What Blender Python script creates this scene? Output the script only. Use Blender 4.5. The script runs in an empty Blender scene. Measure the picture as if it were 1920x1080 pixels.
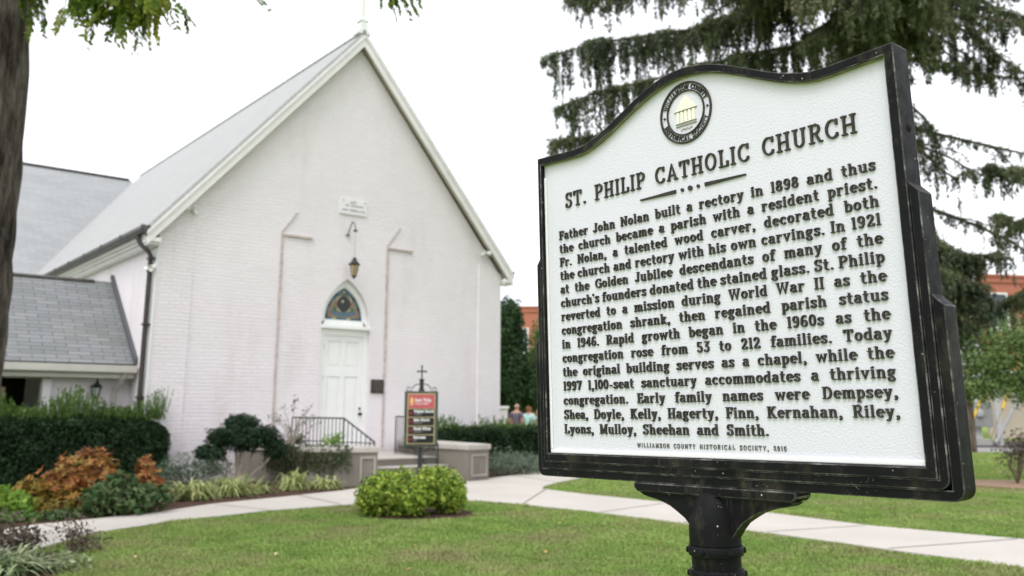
import bpy, bmesh, math, random
import numpy as np
from mathutils import Vector, Matrix
from mathutils import noise as mnoise
PI = math.pi
R = math.radians
random.seed(7)
SC = bpy.context.scene
COL = SC.collection

# ------------------------------------------------------------------ camera
cam_d = bpy.data.cameras.new('camera')
cam = bpy.data.objects.new('camera', cam_d); COL.objects.link(cam)
cam_d.sensor_width = 36.0
cam_d.lens = 1643.15 / 1920 * 36.0
cam_d.shift_y = -(540 - 454.5) / 1920
cam_d.clip_start = 0.05; cam_d.clip_end = 2000
_p, _r = R(10.688), R(0.2108)
_f = Vector((0, math.cos(_p), math.sin(_p))); _u = Vector((0, -math.sin(_p), math.cos(_p))); _x = Vector((1, 0, 0))
_cx = math.cos(_r) * _x + math.sin(_r) * _u
_cu = -math.sin(_r) * _x + math.cos(_r) * _u
_m = Matrix((( _cx.x, _cu.x, -_f.x, 0), (_cx.y, _cu.y, -_f.y, 0), (_cx.z, _cu.z, -_f.z, 1.45), (0, 0, 0, 1)))
cam.matrix_world = _m
cam_d.dof.use_dof = True
cam_d.dof.focus_distance = 1.98
cam_d.dof.aperture_fstop = 4.6
cam_d.dof.aperture_blades = 0
SC.camera = cam

# ------------------------------------------------------------------ sky and sun (bright overcast)
SUN_EL, SUN_AZ = R(58), R(205)          # azimuth clockwise from +Y
w = bpy.data.worlds.new('World'); SC.world = w; w.use_nodes = True
nt = w.node_tree; nt.nodes.clear()
out = nt.nodes.new('ShaderNodeOutputWorld'); bg = nt.nodes.new('ShaderNodeBackground')
sky = nt.nodes.new('ShaderNodeTexSky'); sky.sky_type = 'NISHITA'; sky.sun_disc = False
sky.sun_elevation = SUN_EL; sky.sun_rotation = SUN_AZ
sky.air_density = 1.0; sky.dust_density = 4.0; sky.ozone_density = 1.0
hs = nt.nodes.new('ShaderNodeHueSaturation'); hs.inputs['Saturation'].default_value = 0.0
hs.inputs['Value'].default_value = 1.0
geo = nt.nodes.new('ShaderNodeTexCoord')
nz = nt.nodes.new('ShaderNodeTexNoise'); nz.inputs['Scale'].default_value = 2.2; nz.inputs['Detail'].default_value = 5
cr = nt.nodes.new('ShaderNodeMapRange'); cr.inputs['From Min'].default_value = .3; cr.inputs['From Max'].default_value = .7
cr.inputs['To Min'].default_value = .88; cr.inputs['To Max'].default_value = 1.1
mul = nt.nodes.new('ShaderNodeMix'); mul.data_type = 'RGBA'; mul.blend_type = 'MIX'
mul.inputs[0].default_value = 0.55
mul.inputs[7].default_value = (10.9, 11.15, 12.0, 1)      # the even cloud layer
vm = nt.nodes.new('ShaderNodeVectorMath'); vm.operation = 'SCALE'
nt.links.new(sky.outputs[0], hs.inputs['Color']); nt.links.new(hs.outputs[0], mul.inputs[6])
nt.links.new(geo.outputs['Generated'], nz.inputs['Vector']); nt.links.new(nz.outputs[0], cr.inputs['Value'])
nt.links.new(mul.outputs[2], vm.inputs[0]); nt.links.new(cr.outputs[0], vm.inputs['Scale'])
nt.links.new(vm.outputs[0], bg.inputs['Color']); bg.inputs['Strength'].default_value = 0.12
nt.links.new(bg.outputs[0], out.inputs[0])
sun_d = bpy.data.lights.new('sun', 'SUN'); sun_d.energy = 0.9; sun_d.angle = R(25); sun_d.color = (1, .985, .97)
sun = bpy.data.objects.new('sun', sun_d); COL.objects.link(sun)
_sd = Vector((math.sin(SUN_AZ) * math.cos(SUN_EL), math.cos(SUN_AZ) * math.cos(SUN_EL), math.sin(SUN_EL)))
sun.rotation_euler = (-_sd).to_track_quat('-Z', 'Y').to_euler()
SC.view_settings.view_transform = 'Standard'; SC.view_settings.look = 'None'
SC.view_settings.exposure = 0.66; SC.view_settings.gamma = 1.0
SC.view_settings.use_curve_mapping = False
SC.cycles.max_bounces = 6; SC.cycles.diffuse_bounces = 4; SC.cycles.glossy_bounces = 3; SC.cycles.transmission_bounces = 3

# ------------------------------------------------------------------ materials
class NB:
    """small node-builder"""
    def __init__(s, name, rough=.7, spec=.3, metal=0):
        s.m = bpy.data.materials.new(name); s.m.use_nodes = True
        s.t = s.m.node_tree; s.b = s.t.nodes['Principled BSDF']
        s.out = s.t.nodes['Material Output']
        s.b.inputs['Roughness'].default_value = rough
        s.b.inputs['Specular IOR Level'].default_value = spec
        s.b.inputs['Metallic'].default_value = metal
    def n(s, t, **kw):
        o = s.t.nodes.new('ShaderNode' + t)
        for k, v in kw.items(): setattr(o, k, v)
        return o
    def l(s, a, b): s.t.links.new(a, b)
    def obj(s):
        if not hasattr(s, '_o'): s._o = s.n('TexCoord').outputs['Object']
        return s._o
    def noise(s, scale, detail=4, rough=.55, vec=None, stretch=None):
        o = s.n('TexNoise'); o.inputs['Scale'].default_value = scale
        o.inputs['Detail'].default_value = detail; o.inputs['Roughness'].default_value = rough
        v = vec or s.obj()
        if stretch:
            mp = s.n('Mapping'); mp.inputs['Scale'].default_value = stretch; s.l(v, mp.inputs[0]); v = mp.outputs[0]
        s.l(v, o.inputs['Vector']); return o.outputs[0]
    def ramp(s, fac, stops):
        o = s.n('ValToRGB'); e = o.color_ramp.elements
        while len(e) < len(stops): e.new(.5)
        for k, (p, c) in enumerate(stops):
            e[k].position = p; e[k].color = (*c, 1) if len(c) == 3 else c
        s.l(fac, o.inputs[0]); return o.outputs[0]
    def mix(s, fac, a, b, mode='MIX'):
        o = s.n('Mix'); o.data_type = 'RGBA'; o.blend_type = mode
        for sock, v in ((o.inputs[0], fac), (o.inputs[6], a), (o.inputs[7], b)):
            if isinstance(v, (int, float)): sock.default_value = v
            elif isinstance(v, tuple): sock.default_value = (*v, 1)
            else: s.l(v, sock)
        return o.outputs[2]
    def col(s, v):
        if isinstance(v, tuple): s.b.inputs['Base Color'].default_value = (*v, 1)
        else: s.l(v, s.b.inputs['Base Color'])
        return s
    def bump(s, h, strength=.3, dist=.01):
        o = s.n('Bump'); o.inputs['Strength'].default_value = strength; o.inputs['Distance'].default_value = dist
        s.l(h, o.inputs['Height']); s.l(o.outputs[0], s.b.inputs['Normal']); return s

def plain(name, c, rough=.6, spec=.3, metal=0, var=.12, scale=14):
    b = NB(name, rough, spec, metal)
    c2 = tuple(x * (1 - var) for x in c); c3 = tuple(min(1, x * (1 + var)) for x in c)
    b.col(b.ramp(b.noise(scale), [(.3, c2), (.7, c3)]))
    b.bump(b.noise(scale * 6), .12, .004)
    return b.m

def leaf_mat(name, cols, trans=.3, rough=.55, spec=.25):
    b = NB(name, rough, spec)
    at = b.n('Attribute'); at.attribute_name = 'rnd'
    k = len(cols)
    c = b.ramp(at.outputs['Fac'], [(i / max(1, k - 1), cc) for i, cc in enumerate(cols)])
    nzz = b.noise(1.7, 3)
    c = b.mix(.5, c, b.ramp(nzz, [(.3, (.55, .55, .55)), (.7, (1.3, 1.3, 1.3))]), 'MULTIPLY')
    b.col(c)
    tr = b.n('BsdfTranslucent'); b.l(c, tr.inputs['Color'])
    mx = b.n('MixShader'); mx.inputs[0].default_value = trans
    b.l(b.b.outputs[0], mx.inputs[1]); b.l(tr.outputs[0], mx.inputs[2]); b.l(mx.outputs[0], b.out.inputs[0])
    return b.m

M = {}
# painted brick
def brick_mat(name, base, dirt, axes, bumps=.5, bw=.21, bh=.075, mort=.006, c1=1.0, c2=1.0):
    b = NB(name, .75, .2)
    sp = b.n('SeparateXYZ'); b.l(b.obj(), sp.inputs[0])
    cb = b.n('CombineXYZ'); b.l(sp.outputs[axes[0]], cb.inputs[0]); b.l(sp.outputs[axes[1]], cb.inputs[1])
    # waviness of the old courses
    wv = b.noise(1.3, 2)
    ad = b.n('Vector' + 'Math'); ad.operation = 'ADD'
    sc = b.n('VectorMath'); sc.operation = 'SCALE'; sc.inputs['Scale'].default_value = .06
    b.l(wv, sc.inputs[0]); b.l(cb.outputs[0], ad.inputs[0]); b.l(sc.outputs[0], ad.inputs[1])
    br = b.n('TexBrick'); b.l(ad.outputs[0], br.inputs['Vector'])
    br.inputs['Scale'].default_value = 1; br.inputs['Brick Width'].default_value = bw; br.inputs['Row Height'].default_value = bh
    br.inputs['Mortar Size'].default_value = mort; br.inputs['Mortar Smooth'].default_value = .6
    br.inputs['Color1'].default_value = (c1, c1, c1, 1); br.inputs['Color2'].default_value = (c2, c2, c2, 1); br.inputs['Mortar'].default_value = (.79, .79, .79, 1)
    c = b.ramp(b.noise(.55, 5, .6), [(.3, tuple(x * .95 for x in base)), (.7, tuple(x * 1.03 for x in base))])
    c = b.mix(b.ramp(b.noise(1.1, 6, .7, stretch=(1, 1, .22)), [(.54, (0, 0, 0)), (.74, (.42, .42, .42))]), c, dirt)
    c = b.mix(b.ramp(b.noise(11, 4, .7), [(.6, (0, 0, 0)), (.78, (.22, .22, .22))]), c, tuple(x * .8 for x in dirt))
    c = b.mix(.30, c, br.outputs['Color'], 'MULTIPLY')
    b.col(c)
    mm = b.n('Math'); mm.operation = 'MULTIPLY_ADD'; mm.inputs[1].default_value = .5
    b.l(b.noise(14, 4, .6), mm.inputs[0]); b.l(br.outputs['Fac'], mm.inputs[2])
    inv = b.n('Math'); inv.operation = 'MULTIPLY'; inv.inputs[1].default_value = -1; b.l(br.outputs['Fac'], inv.inputs[0])
    mm2 = b.n('Math'); mm2.operation = 'MULTIPLY_ADD'; mm2.inputs[1].default_value = .9
    b.l(b.noise(9, 5, .6), mm2.inputs[0]); b.l(inv.outputs[0], mm2.inputs[2])
    b.bump(mm2.outputs[0], bumps, .012)
    return b.m
M['brick'] = brick_mat('painted_brick_front', (.81, .76, .785), (.62, .55, .52), ('X', 'Z'), .8, c1=1.0, c2=.90)
M['brick_side'] = brick_mat('painted_brick_side', (.81, .76, .785), (.60, .52, .48), ('Y', 'Z'), c1=1.0, c2=.93)
M['red_brick'] = brick_mat('red_brick', (.42, .155, .10), (.30, .12, .09), ('X', 'Z'), .3)
M['trim'] = plain('cream_trim_paint', (.78, .755, .75), .5, .35, var=.05, scale=3)
M['dull_cream'] = plain('dull_cream_paint', (.52, .50, .455), .5, .35, var=.06, scale=3)
M['white'] = plain('white_gloss_paint', (.80, .80, .79), .35, .4, var=.03, scale=3)
M['tan_soffit'] = plain('tan_soffit_paint', (.52, .46, .37), .6, .3, var=.1, scale=3)
M['rust_and_shadow'] = plain('rusty_flashing_and_shadow', (.53, .45, .43), .7, .2, var=.25, scale=9)  # flashing colour, also the painted shadow of the upright strips
M['black_iron'] = plain('black_iron', (.018, .018, .019), .45, .5, var=.3, scale=20)
M['gutter'] = plain('dark_bronze_gutter', (.055, .05, .045), .4, .5, var=.3, scale=6)
M['downpipe'] = plain('dark_brown_downpipe', (.028, .02, .018), .4, .5, var=.3, scale=6)
M['bronze'] = plain('bronze_plaque', (.05, .042, .038), .4, .5, .4, var=.35, scale=30)
M['bronze_light'] = plain('bronze_highlight', (.14, .12, .10), .4, .5, .5, var=.25, scale=30)
M['marble'] = plain('marble_plaque', (.76, .735, .74), .4, .3, var=.04, scale=6)
M['ink'] = plain('dark_blue_ink', (.10, .11, .17), .6, .2, var=.2)
M['concrete_tan'] = plain('tan_pavilion_panel', (.36, .24, .18), .8, .2, var=.08, scale=4)
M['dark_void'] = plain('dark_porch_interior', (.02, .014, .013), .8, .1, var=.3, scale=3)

def shingle_mat(name, c, c2, stain, axes=('X', 'Y'), bw=.3, bh=.13, str_=.5, mort=.55):
    b = NB(name, .8, .25)
    sp = b.n('SeparateXYZ'); b.l(b.obj(), sp.inputs[0])
    cb = b.n('CombineXYZ'); b.l(sp.outputs[axes[0]], cb.inputs[0]); b.l(sp.outputs[axes[1]], cb.inputs[1])
    br = b.n('TexBrick'); b.l(cb.outputs[0], br.inputs['Vector'])
    br.inputs['Scale'].default_value = 1; br.inputs['Brick Width'].default_value = bw; br.inputs['Row Height'].default_value = bh
    br.inputs['Mortar Size'].default_value = .009; br.inputs['Mortar Smooth'].default_value = .25; br.inputs['Bias'].default_value = 0
    br.inputs['Color1'].default_value = (*c, 1); br.inputs['Color2'].default_value = (*c2, 1)
    br.inputs['Mortar'].default_value = (*[x * mort for x in c2], 1)
    k = b.mix(b.ramp(b.noise(.8, 5, .6), [(.48, (0, 0, 0)), (.75, (.55, .55, .55))]), br.outputs['Color'], stain)
    k = b.mix(.35, k, b.ramp(b.noise(60, 2, .5), [(.3, (.75, .75, .75)), (.7, (1.15, 1.15, 1.15))]), 'MULTIPLY')
    b.col(k); b.bump(br.outputs['Fac'], -str_, .01)
    return b.m
M['roof_pale'] = shingle_mat('pale_grey_shingles', (.40, .40, .395), (.365, .367, .362), (.335, .342, .335), str_=.3, mort=.85)
M['roof_hall'] = shingle_mat('hall_grey_shingles', (.335, .342, .345), (.295, .302, .305), (.37, .38, .38), bw=.5, bh=.16, str_=.3, mort=.82)
M['roof_annex'] = shingle_mat('annex_grey_shingles', (.245, .252, .256), (.18, .188, .192), (.175, .185, .15), bw=.42, bh=.117, str_=.7, mort=.42)

def concrete(name, c, stain, sc=1.0, vert=False):
    b = NB(name, .85, .2)
    k = b.ramp(b.noise(1.1 * sc, 6, .65), [(.3, tuple(x * .88 for x in c)), (.7, tuple(x * 1.06 for x in c))])
    k = b.mix(b.ramp(b.noise(2.2 * sc, 6, .7, stretch=(1, 1, .15) if vert else None), [(.5, (0, 0, 0)), (.8, (.55, .55, .55))]), k, stain)
    k = b.mix(.3, k, b.ramp(b.noise(55, 3), [(.3, (.8, .8, .8)), (.7, (1.12, 1.12, 1.12))]), 'MULTIPLY')
    b.col(k); b.bump(b.noise(70, 3), .2, .004)
    return b.m
M['walk'] = concrete('pale_concrete_walk', (.505, .468, .425), (.39, .35, .31))
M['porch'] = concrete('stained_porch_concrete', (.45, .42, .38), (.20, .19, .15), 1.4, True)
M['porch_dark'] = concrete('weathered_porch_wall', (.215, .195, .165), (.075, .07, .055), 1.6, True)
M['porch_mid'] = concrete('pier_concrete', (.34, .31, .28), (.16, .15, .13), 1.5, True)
M['asphalt'] = concrete('asphalt', (.06, .06, .062), (.045, .045, .047))
M['road_pale'] = concrete('pale_drive', (.44, .42, .40), (.36, .34, .32))
def ground_mat():
    b = NB('lawn_soil_and_grass', .95, .1)
    k = b.ramp(b.noise(.6, 5, .6), [(.3, (.14, .23, .04)), (.52, (.19, .28, .06)), (.72, (.26, .28, .10))])
    k = b.mix(.5, k, b.ramp(b.noise(38, 4, .7), [(.3, (.55, .6, .5)), (.7, (1.25, 1.2, 1.1))]), 'MULTIPLY')
    b.col(k); b.bump(b.noise(40, 4), .6, .02); return b.m
M['lawn'] = ground_mat()
def mulch_mat(name, a, c):
    b = NB(name, .95, .1)
    k = b.ramp(b.noise(26, 5, .7), [(.3, tuple(x * .5 for x in a)), (.55, a), (.75, c)])
    b.col(k); b.bump(b.noise(30, 5), .9, .03); return b.m
M['mulch'] = mulch_mat('brown_mulch', (.085, .05, .036), (.16, .10, .075))
M['mulch_pale'] = mulch_mat('pale_bark_mulch', (.34, .23, .16), (.50, .37, .27))

def bark_mat(name, a, c, lichen):
    b = NB(name, .95, .1)
    v = b.noise(9, 6, .7, stretch=(1, 1, .16))
    k = b.ramp(v, [(.36, tuple(x * .25 for x in a)), (.48, a), (.64, c)])
    k = b.mix(b.ramp(b.noise(5, 5, .7), [(.55, (0, 0, 0)), (.72, (.5, .5, .5))]), k, lichen)
    b.col(k); b.bump(v, .9, .04); return b.m
M['bark'] = bark_mat('furrowed_grey_brown_bark', (.06, .048, .042), (.15, .13, .115), (.10, .095, .085))
M['bark_spruce'] = bark_mat('spruce_bark', (.12, .09, .075), (.2, .16, .13), (.16, .15, .14))
M['twig'] = plain('twig_bark', (.16, .12, .09), .9, .1, var=.3)
M['twig_pale'] = plain('pale_twig_bark', (.32, .28, .23), .9, .1, var=.3)

# cast marker
def cast_black():
    b = NB('weathered_black_cast_metal', .45, .08)
    k = b.ramp(b.noise(6, 5, .7), [(.3, (.006, .006, .0068)), (.7, (.012, .0118, .013))])
    k = b.mix(b.ramp(b.noise(9, 6, .75, stretch=(1, 1, .5)), [(.52, (0, 0, 0)), (.72, (.6, .6, .6))]), k, (.075, .064, .042))
    k = b.mix(b.ramp(b.noise(26, 5, .75, stretch=(1, 1, .08)), [(.62, (0, 0, 0)), (.76, (.5, .5, .5))]), k, (.11, .105, .10))
    v2 = b.n('TexVoronoi'); v2.inputs['Scale'].default_value = 150; b.l(b.obj(), v2.inputs['Vector'])
    k = b.mix(b.mix(1.0, b.ramp(v2.outputs['Distance'], [(.10, (1, 1, 1)), (.2, (0, 0, 0))]), b.ramp(b.noise(8, 4, .7), [(.56, (0, 0, 0)), (.66, (.8, .8, .8))]), 'MULTIPLY'), k, (.32, .31, .28))
    vo = b.n('TexVoronoi'); vo.inputs['Scale'].default_value = 62; b.l(b.obj(), vo.inputs['Vector'])
    sp = b.ramp(vo.outputs['Distance'], [(.06, (1, 1, 1)), (.13, (0, 0, 0))])
    gate = b.ramp(b.noise(17, 3, .6), [(.55, (0, 0, 0)), (.63, (1, 1, 1))])
    k = b.mix(b.mix(1.0, sp, gate, 'MULTIPLY'), k, (.55, .52, .44))
    b.col(k); b.l(b.ramp(b.noise(20, 4), [(.3, (.38, .38, .38)), (.7, (.62, .62, .62))]), b.b.inputs['Roughness'])
    b.bump(b.noise(130, 4, .6), .22, .0025); return b.m
M['cast'] = cast_black()
def cast_edge():
    b = NB('rubbed_cast_edge', .5, .15)
    k = b.ramp(b.noise(22, 5, .75), [(.36, (.016, .016, .016)), (.52, (.055, .054, .052)), (.66, (.20, .195, .185))])
    b.col(k); b.bump(b.noise(130, 4), .2, .002); return b.m
M['cast_edge'] = cast_edge()
def cast_white(name, c, bumpy=.5):
    b = NB(name, .5, .35)
    k = b.ramp(b.noise(3, 5, .6), [(.3, tuple(x * .97 for x in c)), (.7, c)])
    k = b.mix(b.ramp(b.noise(70, 4, .7), [(.66, (0, 0, 0)), (.80, (.5, .5, .5))]), k, (.42, .42, .36))
    k = b.mix(b.ramp(b.noise(5, 6, .7, stretch=(1, 1, .12)), [(.6, (0, 0, 0)), (.82, (.25, .25, .25))]), k, (.55, .55, .50))
    b.col(k); b.bump(b.noise(210, 3, .55), bumpy, .003); return b.m
M['panel'] = cast_white('silver_white_pebbled_panel', (.655, .645, .71), .42)
M['panel_edge'] = cast_white('white_panel_bevel', (.80, .79, .80), .1)
def rim_under():
    b = NB('algae_stained_rim', .8, .2)
    b.col(b.ramp(b.noise(30, 4), [(.3, (.16, .15, .09)), (.7, (.30, .28, .19))])); return b.m
M['rim_under'] = rim_under()
M['letter'] = plain('dark_letter_enamel', (.040, .036, .030), .6, .22, var=.35, scale=60)
M['letter_dirty'] = plain('dirty_credit_lettering', (.13, .13, .115), .6, .3, var=.5, scale=60)
M['pale_gold'] = plain('faded_gold_paint', (.84, .79, .64), .5, .3, var=.08)
M['seal_line'] = plain('seal_line_enamel', (.30, .27, .20), .5, .3, var=.2)
# directory sign
M['green_board'] = plain('dark_green_sign_frame', (.055, .065, .055), .5, .4, var=.15)
M['gold'] = plain('gold_sign_border', (.40, .34, .18), .5, .4, var=.08)
M['red_panel'] = plain('coral_red_panel', (.50, .10, .115), .5, .35, var=.04)
M['maroon'] = plain('maroon_arrow_square', (.055, .012, .014), .5, .35, var=.1)
M['black_panel'] = plain('black_sign_panel', (.011, .010, .010), .45, .4, var=.2)
M['sign_white'] = plain('white_sign_letters', (.8, .8, .78), .5, .3, var=.02)
M['sign_grey'] = plain('grey_sign_letters', (.20, .20, .195), .5, .3, var=.02)
M['sign_gold'] = plain('gold_sign_letters', (.75, .50, .16), .5, .3, var=.05)
M['arrow_red'] = plain('red_arrow', (.30, .04, .05), .5, .3, var=.05)

# ------------------------------------------------------------------ mesh building
class MB:
    def __init__(s): s.v = []; s.f = []; s.mi = []
    def add(s, vs, fs, mi=0):
        o = len(s.v); s.v += [tuple(p) for p in vs]; s.f += [tuple(i + o for i in f) for f in fs]; s.mi += [mi] * len(fs); return s
    def box(s, x0, x1, y0, y1, z0, z1, mi=0, T=None):
        vs = [(x, y, z) for x in (x0, x1) for y in (y0, y1) for z in (z0, z1)]
        if T: vs = [T(p) for p in vs]
        return s.add(vs, [(0, 1, 3, 2), (4, 6, 7, 5), (0, 4, 5, 1), (2, 3, 7, 6), (0, 2, 6, 4), (1, 5, 7, 3)], mi)
    def prism(s, poly, a, b, axis='y', mi=0, T=None):
        """poly: 2D points. axis y: (x,z) extruded in y ; z: (x,y) extruded in z ; x: (y,z) extruded in x"""
        n = len(poly)
        def P(q, h): return {'y': (q[0], h, q[1]), 'z': (q[0], q[1], h), 'x': (h, q[0], q[1])}[axis]
        vs = [P(q, a) for q in poly] + [P(q, b) for q in poly]
        if T: vs = [T(p) for p in vs]
        fs = [tuple(range(n)), tuple(range(2 * n - 1, n - 1, -1))] + [(i, i + n, (i + 1) % n + n, (i + 1) % n) for i in range(n)]
        return s.add(vs, fs, mi)
    def tube(s, pts, r, n=8, mi=0, cap=True):
        pts = [Vector(p) for p in pts]; rs = r if isinstance(r, (list, tuple)) else [r] * len(pts)
        vs = []; up = Vector((0, 0, 1)); prev = None
        for i, p in enumerate(pts):
            t = (pts[min(i + 1, len(pts) - 1)] - pts[max(i - 1, 0)]).normalized()
            if prev is None:
                a = t.cross(up if abs(t.z) < .95 else Vector((1, 0, 0))).normalized()
            else:
                a = (prev - t * prev.dot(t)).normalized()
            prev = a; b = t.cross(a)
            for k in range(n):
                q = 2 * PI * k / n
                vs.append(p + (a * math.cos(q) + b * math.sin(q)) * rs[i])
        fs = [(i * n + k, i * n + (k + 1) % n, (i + 1) * n + (k + 1) % n, (i + 1) * n + k) for i in range(len(pts) - 1) for k in range(n)]
        if cap: fs += [tuple(range(n))[::-1], tuple((len(pts) - 1) * n + k for k in range(n))]
        return s.add(vs, fs, mi)
    def lathe(s, prof, c=(0, 0, 0), n=24, mi=0):
        vs = [(c[0] + r * math.cos(2 * PI * k / n), c[1] + r * math.sin(2 * PI * k / n), c[2] + z) for r, z in prof for k in range(n)]
        m = len(prof)
        fs = [(i * n + k, i * n + (k + 1) % n, (i + 1) * n + (k + 1) % n, (i + 1) * n + k) for i in range(m - 1) for k in range(n)]
        fs += [tuple(range(n))[::-1], tuple((m - 1) * n + k for k in range(n))]
        return s.add(vs, fs, mi)
    def build(s, name, mats, parent=None, smooth=False, bevel=0, wear=False):
        me = bpy.data.meshes.new(name); me.from_pydata(s.v, [], s.f)
        mats = mats if isinstance(mats, (list, tuple)) else [mats]
        for m in mats: me.materials.append(m)
        if len(mats) > 1: me.polygons.foreach_set('material_index', s.mi)
        bm = bmesh.new(); bm.from_mesh(me); bmesh.ops.recalc_face_normals(bm, faces=bm.faces); 
        if bevel:
            es = [e for e in bm.edges if len(e.link_faces) == 2 and e.calc_face_angle(0) > .6]
            kw = {'material': 1} if wear else {}
            bmesh.ops.bevel(bm, geom=es, offset=bevel, segments=2, profile=.6, affect='EDGES', clamp_overlap=True, **kw)
        bm.to_mesh(me); bm.free()
        if smooth:
            me.polygons.foreach_set('use_smooth', [True] * len(me.polygons))
            try: me.set_sharp_from_angle(angle=R(38))
            except Exception: pass
        o = bpy.data.objects.new(name, me); COL.objects.link(o)
        if parent: o.parent = parent
        return o

def tag(o, label=None, cat=None, group=None, kind=None):
    if label: o['label'] = label
    if cat: o['category'] = cat
    if group: o['group'] = group
    if kind: o['kind'] = kind
    return o
def thing(name, label, cat, loc=(0, 0, 0), rz=0, group=None):
    o = bpy.data.objects.new(name, None); COL.objects.link(o); o.location = loc; o.rotation_euler = (0, 0, rz)
    o.empty_display_size = .2
    return tag(o, label, cat, group)
def copy_thing(o, loc, rz, label=None):
    c = o.copy(); COL.objects.link(c); c.location = loc; c.rotation_euler = (0, 0, rz)
    if label: c['label'] = label
    for ch in list(o.children):
        d = ch.copy(); COL.objects.link(d); d.parent = c
        for g in list(ch.children):
            e = g.copy(); COL.objects.link(e); e.parent = d
    return c

def quads_object(name, V, mat, parent=None, rnd=None):
    """V: (N,k,3) array of k-gon faces -> ONE mesh object"""
    N, k = V.shape[:2]
    me = bpy.data.meshes.new(name)
    me.vertices.add(N * k); me.vertices.foreach_set('co', V.reshape(-1).astype(np.float32))
    me.loops.add(N * k); me.loops.foreach_set('vertex_index', np.arange(N * k, dtype=np.int32))
    me.polygons.add(N); me.polygons.foreach_set('loop_start', np.arange(0, N * k, k, dtype=np.int32))
    try: me.polygons.foreach_set('loop_total', np.full(N, k, dtype=np.int32))
    except Exception: pass
    me.update(calc_edges=True)
    a = me.attributes.new('rnd', 'FLOAT', 'FACE')
    a.data.foreach_set('value', (rnd if rnd is not None else np.random.rand(N)).astype(np.float32))
    me.materials.append(mat)
    o = bpy.data.objects.new(name, me); COL.objects.link(o)
    if parent: o.parent = parent
    return o
def unit(a): return a / np.maximum(1e-9, np.linalg.norm(a, axis=-1, keepdims=True))
def leaf_quads(rng, pts, nrm, L, W, spread=.8, dirs=None, droop=0.0):
    """four-point leaves: base, side, tip, side"""
    N = len(pts)
    n = unit(nrm + rng.normal(0, spread, (N, 3)))
    d = rng.normal(0, 1, (N, 3)) if dirs is None else dirs + rng.normal(0, .35, (N, 3))
    d[:, 2] -= droop
    d = unit(d - n * (d * n).sum(1, keepdims=True)); s = np.cross(n, d)
    l = (L * rng.uniform(.65, 1.25, N))[:, None]; wd = (W * rng.uniform(.7, 1.2, N))[:, None]
    return np.stack([pts - d * l * .5, pts + s * wd * .5 - n * wd * .12, pts + d * l * .5, pts - s * wd * .5 - n * wd * .12], 1)
def blob_points(rng, n, blobs, shell=.45, lump=.16, freq=3.0):
    """points in the outer part of lumpy ellipsoids: blobs = [(cx,cy,cz,rx,ry,rz)]"""
    vol = np.array([b[3] * b[4] + b[4] * b[5] + b[3] * b[5] for b in blobs]); cnt = np.maximum(1, (n * vol / vol.sum())).astype(int)
    P, Nn = [], []
    for b, k in zip(blobs, cnt):
        d = unit(rng.normal(0, 1, (k, 3)))
        ph = rng.uniform(0, 6.28, 6)
        lu = 1 + lump * (np.sin(d[:, 0] * freq * 2 + ph[0]) * np.sin(d[:, 1] * freq * 2 + ph[1]) + np.sin(d[:, 2] * freq * 2.3 + ph[2]) * np.sin((d[:, 0] + d[:, 1]) * freq * 1.7 + ph[3])) 
        r = lu * (1 - shell * rng.random(k) ** 1.6)
        P.append(np.array(b[:3]) + d * r[:, None] * np.array(b[3:6])); Nn.append(unit(d / np.array(b[3:6])))
    return np.concatenate(P), np.concatenate(Nn)
def foliage(name, blobs, n, L, W, mat, parent=None, seed=1, shell=.5, lump=.16, freq=3.0, spread=.7, zmin=None, droop=0.0, rosette=0, hi=.35):
    rng = np.random.default_rng(seed)
    P, Nn = blob_points(rng, n if not rosette else n // rosette, blobs, shell, lump, freq)
    if zmin is not None:
        k = P[:, 2] > zmin; P, Nn = P[k], Nn[k]
    if rosette:
        q = len(P); base = rng.random(q)
        ax = unit(Nn * 1.0 + np.array([0, 0, .6]) + rng.normal(0, .3, (q, 3)))
        t1 = unit(np.cross(ax, rng.normal(0, 1, (q, 3)))); t2 = np.cross(ax, t1)
        VV, RR = [], []
        for j in range(rosette):
            a = 2 * PI * j / rosette
            d = unit(t1 * math.cos(a) + t2 * math.sin(a) + ax * .35)
            VV.append(leaf_quads(rng, P + d * L * .5, ax, L, W, .25, d)); RR.append(np.clip(base + rng.normal(0, .12, q), 0, 1))
        V = np.concatenate(VV); rn = np.concatenate(RR)
    else:
        V = leaf_quads(rng, P, Nn, L, W, spread, droop=droop); rn = rng.random(len(P))
    return quads_object(name, V, mat, parent, rn)

# ------------------------------------------------------------------ setting: ground, walks, beds
def sheet(name, poly, z, mat, kind='structure', th=0.0):
    mb = MB()
    if th: mb.prism(poly, z - th, z, 'z')
    else: mb.add([(x, y, z) for x, y in poly], [tuple(range(len(poly)))])
    o = mb.build(name, mat); tag(o, kind=kind); return o
def in_poly(px, py, poly):
    r = np.zeros(len(px), bool); n = len(poly)
    for i in range(n):
        x1, y1 = poly[i]; x2, y2 = poly[(i + 1) % n]
        c = ((y1 > py) != (y2 > py)) & (px < (x2 - x1) * (py - y1) / ((y2 - y1) or 1e-9) + x1); r ^= c
    return r
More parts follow.
